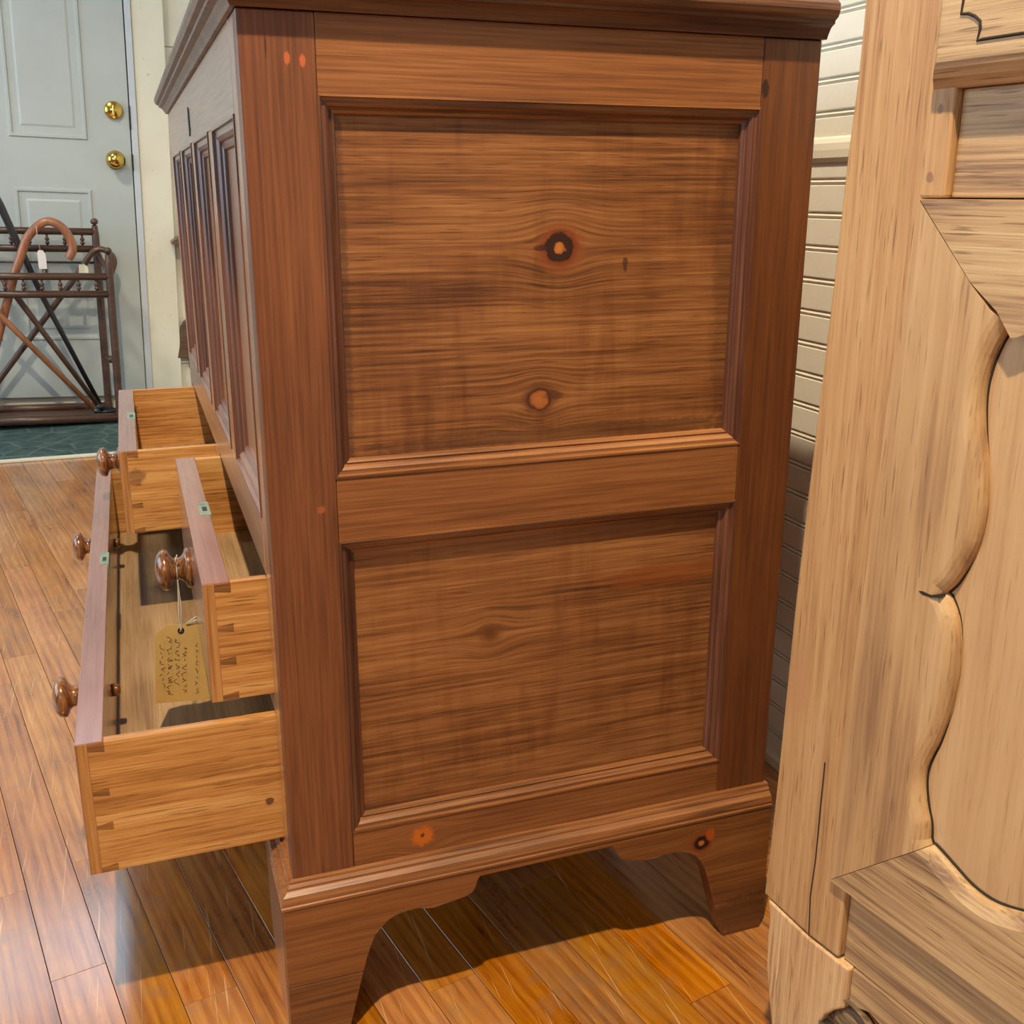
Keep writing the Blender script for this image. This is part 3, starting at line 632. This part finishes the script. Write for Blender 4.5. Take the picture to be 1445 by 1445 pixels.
for u, s, e, h in ((-0.0205, -0.070, -0.022, 0.0052), (-0.0125, -0.079, -0.014, 0.0060), (-0.0045, -0.068, -0.013, 0.0060), (0.0035, -0.078, -0.022, 0.0048), (0.0175, -0.080, -0.020, 0.0030)):
    ribbon(rv_, rf_, [(u+0.0025, -0.081), (u+0.0025, -0.010)], 0.00010)
    t = s
    while t < e:
        n = hr.randint(3, 6); pts = []
        for i in range(n):
            pts.append((u+hr.uniform(-h*0.62, h*0.62), t)); t += hr.uniform(0.0007, 0.0021)
        ribbon(hv, hf, pts, 0.00028); t += hr.uniform(0.0006, 0.0024)
finish('ruled_lines', pyd(rv_, rf_), m_rule, TG)
finish('handwriting', pyd(hv, hf), m_ink, TG)
o = (-0.0755, 0.298, 0.3286)
rel = lambda p: tuple(a-b for a, b in zip(p, o))
tube('string', spline([rel(p) for p in ((-0.0755, 0.2972, 0.3290), (-0.0762, 0.2975, 0.345), (-0.0752, 0.298, 0.362), (-0.0742, 0.2985, 0.380), (-0.0738, 0.2990, 0.390))]), 0.0008, m_string, TG, 6)
tube('string', spline([rel(p) for p in ((-0.0750, 0.2972, 0.3290), (-0.0738, 0.2970, 0.345), (-0.0728, 0.2975, 0.360), (-0.0736, 0.2985, 0.378), (-0.0738, 0.2990, 0.390))]), 0.0007, m_string, TG, 6)
lp = [(-0.0738, 0.312+0.0132*math.cos(w), 0.399+0.0132*math.sin(w)) for w in [R(-100+i*20) for i in range(19)]]
tube('string', [rel(p) for p in lp], 0.0007, m_string, TG, 6)
tube('string', spline([rel(p) for p in ((-0.0738, 0.300, 0.408), (-0.0745, 0.297, 0.413), (-0.0728, 0.296, 0.417), (-0.0722, 0.296, 0.421))]), 0.0009, m_string, TG, 6)
tube('string', spline([rel(p) for p in ((-0.069, 0.2970, 0.3365), (-0.062, 0.2960, 0.3415), (-0.0545, 0.2955, 0.346))]), 0.0008, m_string, TG, 6)
tube('string', spline([rel(p) for p in ((-0.0675, 0.2970, 0.3360), (-0.060, 0.2960, 0.3395), (-0.053, 0.2955, 0.3400))]), 0.0008, m_string, TG, 6)

# ------------------------------------------------------------------ pale cupboard on the right
CB = empty('panelled_cupboard', (0.3955, -0.192, 0), R(-80.5), 'pale stripped-wood cupboard with a scalloped panel, beside the dark chest', 'cupboard')
S = 0.60; DEP = 0.215
mir = lambda pts: [(S-a, b) for a, b in pts][::-1]
def cpr(name, pts, y0, y1, mat, bevel=0.0015, seg=3): return prism(name, pts, lambda a, b: (a, y0, b), lambda a, b: (a, y1, b), mat, CB, bevel, seg)
left_stile = [(0.0, 0.2026), (0.0035, 0.282), (0.005, 0.34), (0.0078, 0.478), (0.0117, 0.58), (0.0195, 0.7466), (0.0222, 0.836), (0.0255, 0.888), (0.0262, 0.94), (0.0262, 1.02),
              (0.110, 1.02), (0.1097, 0.8078), (0.0920, 0.8076), (0.0868, 0.71), (0.0830, 0.666), (0.0816, 0.60), (0.0778, 0.4727), (0.0752, 0.378), (0.0760, 0.2672), (0.0910, 0.2672), (0.0902, 0.1985), (0.0573, 0.1972)]
cpr('corner_post', left_stile, 0.0, 0.045, m_cstile, 0.0022)
cpr('corner_post', mir(left_stile), 0.0, 0.045, m_cstile, 0.0022)
foot = [(0.0060, 0.2008), (0.0100, 0.182), (0.0094, 0.1626), (0.0113, 0.1319), (0.0168, 0.1035), (0.0234, 0.0769), (0.030, 0.045), (0.028, 0.0), (0.085, 0.0), (0.084, 0.05), (0.080, 0.1), (0.0776, 0.1208), (0.083, 0.1344), (0.0927, 0.1472), (0.1025, 0.1570), (0.1028, 0.1962), (0.0573, 0.1952)]
cpr('foot', foot, -0.0010, 0.045, m_cfoot, 0.0022)
cpr('foot', mir(foot), -0.0010, 0.045, m_cfoot, 0.0022)
def spl2(p, k=4): return [(q.x, q.y) for q in spline([(a, b, 0) for a, b in p], k)]
sc_a = spl2([(0.1698, 0.7332), (0.1654, 0.7254), (0.1592, 0.7097), (0.1560, 0.6939), (0.1562, 0.6786), (0.1596, 0.6595), (0.1645, 0.6409), (0.1680, 0.6215), (0.1692, 0.6060), (0.1672, 0.5866), (0.1606, 0.5678), (0.1533, 0.5526), (0.1470, 0.5444)], 3)
sc_b = spl2([(0.1490, 0.5418), (0.1574, 0.5293), (0.1619, 0.5133), (0.1642, 0.4935), (0.1636, 0.4752), (0.1608, 0.4540), (0.1556, 0.4312), (0.1502, 0.4150), (0.1475, 0.4018), (0.1483, 0.3894), (0.1521, 0.3750), (0.1563, 0.3641), (0.1580, 0.3518)], 3)
scal = sc_a+[(0.1462, 0.5431)]+sc_b+[(0.1603, 0.3481)]
def frame_piece(name, outer, inner, mat, ins=0.010, yf=-0.0035):
    """outer: straight outline from the end of `inner` back to its start; inner: scalloped edge, rounded over"""
    n = len(inner); cen = Vector((sum(p[0] for p in outer)/len(outer), sum(p[1] for p in outer)/len(outer)))
    off = []
    for i, p in enumerate(inner):
        a = Vector(inner[max(i-1, 0)]); b = Vector(inner[min(i+1, n-1)]); t = (b-a).normalized(); nn = Vector((-t.y, t.x))
        off.append(nn)
    s = 1 if sum(nn.dot(cen-Vector(p)) for nn, p in zip(off, inner)) > 0 else -1
    rings = [(0.0, 0.013), (0.0, 0.004), (0.12, 0.0012), (0.35, -0.0008), (0.65, -0.0026), (1.0, yf)]
    v, f = [], []
    for (q, y) in rings:
        for i, (p, nn) in enumerate(zip(inner, off)):
            if 0 < i < n-1: dv = Vector((s*nn.x, s*nn.y))
            else: dv = (Vector(outer[0] if i else outer[-1])-Vector(p)).normalized()
            v.append((p[0]+dv.x*ins*q, y, p[1]+dv.y*ins*q))
    for r in range(len(rings)-1):
        for i in range(n-1): f.append((r*n+i, r*n+i+1, (r+1)*n+i+1, (r+1)*n+i))
    b = len(v); ob = outer
    v += [(p[0], yf, p[1]) for p in ob]+[(p[0], 0.013, p[1]) for p in ob]
    k = len(ob); last = (len(rings)-1)*n
    f.append(tuple(range(last, last+n))+tuple(range(b, b+k)))
    f.append(tuple(range(n-1, -1, -1))+tuple(range(b+2*k-1, b+k-1, -1)))
    for i in range(k-1): f.append((b+i, b+i+1, b+k+i+1, b+k+i))
    # ends
    f.append(tuple(r*n+n-1 for r in range(len(rings)))+(b, b+k)); f.append(tuple(r*n for r in range(len(rings)-1, -1, -1))+(b+2*k-1, b+k-1))
    return finish(name, pyd(v, f), mat, CB)
lo = [(0.0770, 0.2680), (0.0762, 0.378), (0.0788, 0.4727), (0.0830, 0.60), (0.0844, 0.666), (0.0880, 0.71), (0.0926, 0.8068)]
lo2 = lo+[(0.1402, 0.7556), (0.1572, 0.7398)]
frame_piece('frame_stile', lo2, scal, m_cframe)
frame_piece('frame_stile', mir(lo2)[::1], mir(scal), m_cframe)
bot_in = spl2([(0.1611, 0.3482), (0.1640, 0.3484), (0.1802, 0.3421), (0.1962, 0.3358), (0.2125, 0.3342), (0.2276, 0.3375), (0.2450, 0.3445), (0.2700, 0.3560), (0.30, 0.3620)], 3)
bot_in = bot_in+[(S-a, b) for a, b in bot_in[:-1]][::-1]
frame_piece('frame_rail', [(S-0.0772, 0.2676), (0.0772, 0.2676)], bot_in, m_crail, yf=-0.0045)
top_in = spl2([(0.1704, 0.7336), (0.1800, 0.7368), (0.20, 0.752), (0.23, 0.764), (0.26, 0.768), (0.30, 0.760)], 3)
top_in = top_in+[(S-a, b) for a, b in top_in[:-1]][::-1]
frame_piece('frame_rail', [(S-0.1408, 0.7558), (S-0.0934, 0.8072), (0.0934, 0.8072), (0.1408, 0.7558)], top_in, m_crail)
# slightly cushioned panel
v, f = [], []; NX, NZ = 12, 14
for j in range(NZ+1):
    for i in range(NX+1):
        u, w = i/NX, j/NZ
        v.append((0.118+u*(S-0.236), 0.0105-0.006*(1-(2*u-1)**4)*(1-(2*w-1)**6), 0.30+w*0.49))
for j in range(NZ):
    for i in range(NX): f.append((j*(NX+1)+i, j*(NX+1)+i+1, (j+1)*(NX+1)+i+1, (j+1)*(NX+1)+i))
finish('door_panel', pyd(v, f), m_cpanel, CB, smooth=True)
tube('crevice_shade', [(a+0.0006, 0.0076, b) for a, b in scal], 0.0011, m_crack_shade, CB, 6)  # dark tubes paint the shade in the gap between frame and panel
tube('crevice_shade', [(a, 0.0068, b+0.0006) for a, b in bot_in], 0.0012, m_crack_shade, CB, 6)
tube('crevice_shade', [(a, 0.0068, b-0.0006) for a, b in top_in], 0.0012, m_crack_shade, CB, 6)
prism('notch', [(0.1292, 0.5402), (0.1325, 0.5412), (0.1400, 0.5408), (0.1470, 0.5436), (0.1478, 0.5418), (0.1400, 0.5390), (0.1325, 0.5385)], lambda a, b: (a, -0.0037, b), lambda a, b: (a, 0.002, b), m_crack_shade, CB)
box('upper_rail', (0.1103, S-0.1103, 0.0065, 0.03, 0.8082, 0.875), m_crail, CB, 0.0008)
box('lower_rail', (0.0916, S-0.0916, 0.0055, 0.03, 0.1968, 0.2672), m_crail, CB, 0.0008)
ap = [(0.1036, 0.1962), (0.1036, 0.1590), (0.1130, 0.1640), (0.1250, 0.1690), (0.1370, 0.1660), (0.160, 0.150), (0.20, 0.152), (0.25, 0.140), (0.30, 0.128)]
ap = ap+[(S-a, b) for a, b in ap[:-1]][::-1]
cpr('apron', ap, 0.003, 0.03, m_crail, 0.001)
# carved volute where foot and apron meet
for sx in (0.1080, S-0.1080):
    lathe('volute', [(0.0, 0.0), (0.0, 0.0322), (0.0078, 0.0322), (0.0084, 0.0315), (0.0080, 0.0308), (0.0030, 0.0290), (0.0012, 0.0250), (0.0020, 0.0205), (0.0052, 0.0165), (0.0068, 0.0100), (0.0070, 0.0)], (sx, 0.0074, 0.1340), (0, -1, 0), m_scroll, CB, 32)
# raised drawer block with a carved line
def pillow(x0, x1, z0, z1):
    prof = [(0.0, 0.006), (0.0, 0.0005), (0.0008, -0.001), (0.0040, -0.0065), (0.0075, -0.0105), (0.0100, -0.0118), (0.0120, -0.0120)]
    v, f = [], []
    for d, y in prof:
        dz = d*1.5
        v += [(x0+d, y, z0+dz), (x1-d, y, z0+dz), (x1-d, y, z1-dz), (x0+d, y, z1-dz)]
    for i in range(len(prof)-1):
        for k in range(4): f.append((i*4+k, i*4+(k+1) % 4, (i+1)*4+(k+1) % 4, (i+1)*4+k))
    b = (len(prof)-1)*4; f.append((b, b+1, b+2, b+3)); f.append((0, 3, 2, 1))
    return pyd(v, f)
blk = finish('drawer_block', pillow(0.0920, S-0.0920, 0.8752, 1.012), m_crail, CB)
cl = [(0.1165, 0.990), (0.1175, 0.960), (0.1180, 0.930), (0.1172, 0.9165), (0.1225, 0.9160), (0.1275, 0.9138), (0.1315, 0.9105), (0.1322, 0.9065), (0.1312, 0.8998), (0.1340, 0.9002), (0.16, 0.9004), (S-0.16, 0.9004), (S-0.1312, 0.8998), (S-0.1322, 0.9065), (S-0.1275, 0.9138), (S-0.1172, 0.9165), (S-0.1180, 0.93), (S-0.1165, 0.990)]
tube('carved_line', [(a, -0.01205, b) for a, b in cl], 0.0010, m_crack_shade, blk, 6)
# splits in the old wood
for pts, w in (([(0.0563, 0.365), (0.0561, 0.325), (0.0563, 0.274), (0.0545, 0.236), (0.0568, 0.199)], 0.0007),):
    vv, ff = [], []
    for a, b in pts: vv += [(a-w, -0.0003, b), (a+w, -0.0003, b)]
    for i in range(len(pts)-1): ff.append((2*i, 2*i+1, 2*i+3, 2*i+2))
    finish('split', pyd(vv, ff), m_crack_shade, CB)
# carcass
box('side_panel', (0.026, 0.044, 0.045, DEP, 0.10, 1.02), m_cframe, CB, 0.001)
box('side_panel', (S-0.044, S-0.026, 0.045, DEP, 0.10, 1.02), m_cframe, CB, 0.001)
box('back_panel', (0.044, S-0.044, DEP-0.014, DEP, 0.10, 1.02), m_cframe, CB, 0.001)
box('top', (0.012, S-0.012, -0.012, DEP+0.002, 1.0205, 1.046), m_crail, CB, 0.004)
box('top_rail', (0.1103, S-0.1103, 0.006, 0.03, 0.998, 1.0204), m_crail, CB, 0.0008)
box('back_leg', (0.026, 0.062, DEP-0.035, DEP-0.0145, 0, 0.10), m_cfoot, CB, 0.002)
box('back_leg', (S-0.062, S-0.026, DEP-0.035, DEP-0.0145, 0, 0.10), m_cfoot, CB, 0.002)

# ------------------------------------------------------------------ mat by the door
RG = empty('door_mat', (-0.75, 3.03, 0), 0, 'dark teal mat with a pale edge strip lying before the grey door', 'mat')
finish('pile', box_mesh((-0.75, 1.20, -0.365, 0.365, 0.0002, 0.010)), m_rug, RG, bevel=0.002)
finish('edge_strip', box_mesh((-0.75, 1.20, -0.388, -0.366, 0.0002, 0.0085)), m_edge, RG, bevel=0.002)

# ------------------------------------------------------------------ umbrella stand
US = empty('umbrella_stand', (-0.475, 3.20, 0.022), 0, 'dark turned-wood umbrella stand with spindle rails before the grey door', 'umbrella stand')
US.rotation_euler = (0, R(1.6), 0)
XA, XB, YA, YBk = -0.308, 0.306, -0.085, 0.095
NB = 0.040                                        # the back frame is this much narrower at each end
def up(name, x, y, z0, z1, ball=True):
    p = tube(name, [(x, y, z0), (x, y, z0+0.02), (x, y, z0+0.05), (x, y, z1-0.10), (x, y, z1-0.03), (x, y, z1)], [0.012, 0.0145, 0.0135, 0.0135, 0.0125, 0.010], m_rack, US, 12)
    lathe('finial', [(0.0, 0.006), (0.004, 0.006), (0.006, 0.011), (0.012, 0.0135), (0.019, 0.0125), (0.024, 0.007), (0.0255, 0.0)], (x, y, z1), (0, 0, 1), m_rack, p, 16)
for x in (XA, XB):
    up('post', x, YA, -0.003, 0.590); up('post', x-math.copysign(NB, x), YBk, -0.003, 0.682)
SPN = [(0.0, 0.0035), (0.008, 0.0035), (0.011, 0.007), (0.015, 0.0085), (0.019, 0.005), (0.022, 0.005), (0.026, 0.0085), (0.030, 0.007), (0.033, 0.004), (0.048, 0.0035)]
for (y, za, zb) in ((YA, 0.455, 0.515), (YBk, 0.600, 0.660)):
    nb = NB if y > 0 else 0.0
    tube('rail', [(XA+nb, y, za), (XB-nb, y, za)], 0.0125, m_rack, US, 12); tube('rail', [(XA+nb, y, zb), (XB-nb, y, zb)], 0.0125, m_rack, US, 12)
    x = XB-nb-0.045
    while x > XA+nb+0.02:
        lathe('spindle', SPN, (x, y, za+0.006), (0, 0, 1), m_rack, US, 10); x -= 0.058
tube('rail', [(XA+NB, YBk, 0.552), (XB-NB, YBk, 0.552)], 0.004, m_rack, US, 8)
for x in (XA, -0.10, 0.10, XB):
    tube('divider', [(x, YA, 0.5155), (x*(1-NB/0.306), YBk, 0.6005)], 0.0085, m_rack, US, 10)
for x in (XA, XB):
    tube('side_rail', [(x, YA, 0.215), (x-math.copysign(NB, x), YBk, 0.215)], 0.008, m_rack, US, 10); tube('side_rail', [(x, YA, 0.450), (x-math.copysign(NB, x), YBk, 0.450)], 0.008, m_rack, US, 10)
    lathe('side_knob', [(-0.02, 0.0), (-0.018, 0.010), (-0.008, 0.013), (0.0, 0.009), (0.008, 0.013), (0.018, 0.010), (0.02, 0.0)], (x-math.copysign(NB*0.47, x), 0.0, 0.215), (-math.copysign(NB, x), 0.18, 0), m_rack, US, 12)
finish('base_board', box_mesh((XA+NB, XB-NB, YA, YBk, 0.006, 0.020)), m_rack, US, bevel=0.003)
tube('base_rail', [(XA, YA, 0.018), (XB, YA, 0.018)], 0.016, m_rack, US, 12); tube('base_rail', [(XA+NB, YBk, 0.028), (XB-NB, YBk, 0.028)], 0.014, m_rack, US, 12)
lathe('drip_cup', [(0.0, 0.0), (0.0, 0.034), (0.012, 0.040), (0.013, 0.037), (0.004, 0.030), (0.004, 0.0)], (XB-0.05, 0.0, 0.0205), (0, 0, 1), m_steel, US, 20)

def cane_mat(name, c): return wood(name, tuple(x*0.6 for x in c[:3])+(1,), c, tuple(min(1, x*1.35) for x in c[:3])+(1,), axis='z', cross='x', ring=24, ringamt=0.3, fine=0.4, blotch=0.5, rough=0.32, coat=0.4)
m_c1, m_c2, m_c3, m_c4 = cane_mat('honey_cane', srgb(160, 104, 72)), cane_mat('ebonised_cane', srgb(34, 32, 38)), cane_mat('tan_cane', srgb(150, 98, 62)), cane_mat('brown_cane', srgb(86, 62, 50))
def cane(name, pts, rad, mat, label, tip=True):
    o0 = Vector(pts[0]); e = empty(name, o0, 0, label, 'walking stick', 'walking sticks in the umbrella stand')
    P = [Vector(p)-o0 for p in pts]
    tube('shaft', P, rad, mat, e, 12)
    d = (P[0]-P[1]).normalized()
    lathe('ferrule', [(0.0, 0.0), (0.0, (rad if not isinstance(rad, list) else rad[0])*1.12), (0.022, (rad if not isinstance(rad, list) else rad[0])*1.12), (0.022, 0.0)], P[0]-d*0.018, d, m_steel, e, 12)
    return e, o0
# crook-handled light cane (foot at the left end of the stand)
hk = spline([(-0.4596, 3.162, 0.5428), (-0.4250, 3.158, 0.620), (-0.4050, 3.156, 0.661), (-0.3667, 3.155, 0.701), (-0.3313, 3.155, 0.7149), (-0.2926, 3.155, 0.6956), (-0.2697, 3.155, 0.6547), (-0.2667, 3.155, 0.6186), (-0.2832, 3.155, 0.590)], 5)
c1, o1 = cane('walking_stick', [(-0.640, 3.200, 0.064), (-0.60, 3.192, 0.165)]+[tuple(p) for p in hk], 0.0145, m_c1, 'honey-coloured cane with a big crook handle and a white tag')
tgp = Vector((-0.3660, 3.135, 0.589))-o1
prism('white_tag', [(-0.013, -0.031), (0.013, -0.031), (0.013, 0.020), (0.004, 0.032), (-0.008, 0.032), (-0.013, 0.022)], lambda a, b: tuple(tgp+Vector((a, 0, b))), lambda a, b: tuple(tgp+Vector((a, 0.001, b))), m_white, c1)
tube('tag_string', [tgp+Vector((-0.002, 0.0, 0.031)), tgp+Vector((-0.006, 0.003, 0.08)), tgp+Vector((-0.006, 0.0065, 0.112))], 0.0012, m_string, c1, 6)
cane('walking_stick', [(-0.2300, 3.220, 0.048), (-0.3838, 3.212, 0.456), (-0.4807, 3.206, 0.767), (-0.505, 3.206, 0.83)], [0.008, 0.0095, 0.0135, 0.0135], m_c2, 'black straight stick rising highest out of the umbrella stand')
cane('walking_stick', [(-0.2420, 3.146, 0.046), (-0.5252, 3.140, 0.412), (-0.60, 3.140, 0.51)], [0.009, 0.0105, 0.012], m_c3, 'tan stick leaning lowest across the umbrella stand')
cane('walking_stick', [(-0.2340, 3.182, 0.053), (-0.4908, 3.199, 0.505), (-0.502, 3.200, 0.525)], [0.008, 0.011, 0.012], m_c4, 'brown-grey stick between the tan stick and the black stick')
hk2 = spline([(-0.2864, 3.228, 0.5022), (-0.2407, 3.225, 0.5599), (-0.2055, 3.222, 0.6055), (-0.1739, 3.222, 0.6172), (-0.143, 3.222, 0.5971), (-0.1366, 3.222, 0.5676), (-0.1523, 3.222, 0.5284)], 5)
c5, o5 = cane('walking_stick', [(-0.640, 3.262, 0.064), (-0.5544, 3.257, 0.177)]+[tuple(p) for p in hk2], 0.0105, m_c4, 'dark cane with a small crook handle at the right post and a cream tag')
tgp = Vector((-0.2412, 3.19, 0.552))-o5
prism('cream_tag', [(-0.015, -0.018), (0.017, -0.020), (0.017, 0.006), (0.006, 0.016), (-0.012, 0.015)], lambda a, b: tuple(tgp+Vector((a, 0, b))), lambda a, b: tuple(tgp+Vector((a, 0.001, b))), m_cream, c5)

# ------------------------------------------------------------------ small things on the far wall
m_brown = wood('brown_shelf_wood', srgb(70, 50, 38), srgb(104, 78, 60), srgb(130, 100, 78), axis='x', cross='z', ring=20, ringamt=0.3, fine=0.4, blotch=0.4, rough=0.4, coat=0.3)
SH = empty('wall_shelf', (0.25, YF-0.0125, 0.60), 0, 'brown rounded wooden shelf end peeping out behind the chest on the cream wall', 'shelf')
prism('shelf_board', [(-0.182, 0.029), (-0.181, 0.036), (-0.170, 0.045), (-0.150, 0.052), (0.18, 0.054), (0.18, 0.022), (-0.150, 0.022), (-0.172, 0.025)], lambda a, b: (a, -0.13, b), lambda a, b: (a, 0.0, b), m_brown, SH, 0.003)
prism('bracket', [(-0.06, 0.0215), (-0.04, 0.0215), (-0.04, -0.12), (-0.06, -0.12)], lambda a, b: (a, -0.09, b), lambda a, b: (a, 0.0, b), m_brown, SH, 0.002)
BX = empty('hanging_box', (0.125, YF-0.0125, 0.19), 0, 'dark flared wooden wall box with a black hole, low beside the chest', 'wall box')
prism('back_plate', [(-0.069, 0.0), (0.075, 0.0), (0.058, 0.06), (0.050, 0.115), (0.044, 0.138), (0.02, 0.150), (-0.02, 0.150), (-0.034, 0.142), (-0.046, 0.120), (-0.055, 0.06)], lambda a, b: (a, -0.03, b), lambda a, b: (a, 0.0, b), m_brown, BX, 0.003)
prism('opening', [(0.020*math.cos(k*math.pi/8)-0.006, 0.07+0.035*math.sin(k*math.pi/8)) for k in range(16)], lambda a, b: (a, -0.0306, b), lambda a, b: (a, -0.029, b), m_crack_shade, BX)
OT = empty('wall_hook', (0.125, YF-0.0125, 0.150), 0, 'small dark block on the far wall just below the wooden wall box', 'hook')
box('block', (-0.026, 0.03, -0.02, 0.0, 0.0, 0.033), m_crack_shade, OT, 0.002)
SW = empty('light_switch', (0.118, YF-0.0125, 0.915), 0, 'white light switch on the far wall above the shelf', 'switch')
box('plate', (-0.026, 0.04, -0.005, 0.0, -0.04, 0.05), m_white, SW, 0.002)
box('toggle', (-0.003, 0.005, -0.013, -0.005, -0.006, 0.012), m_white, SW, 0.001)
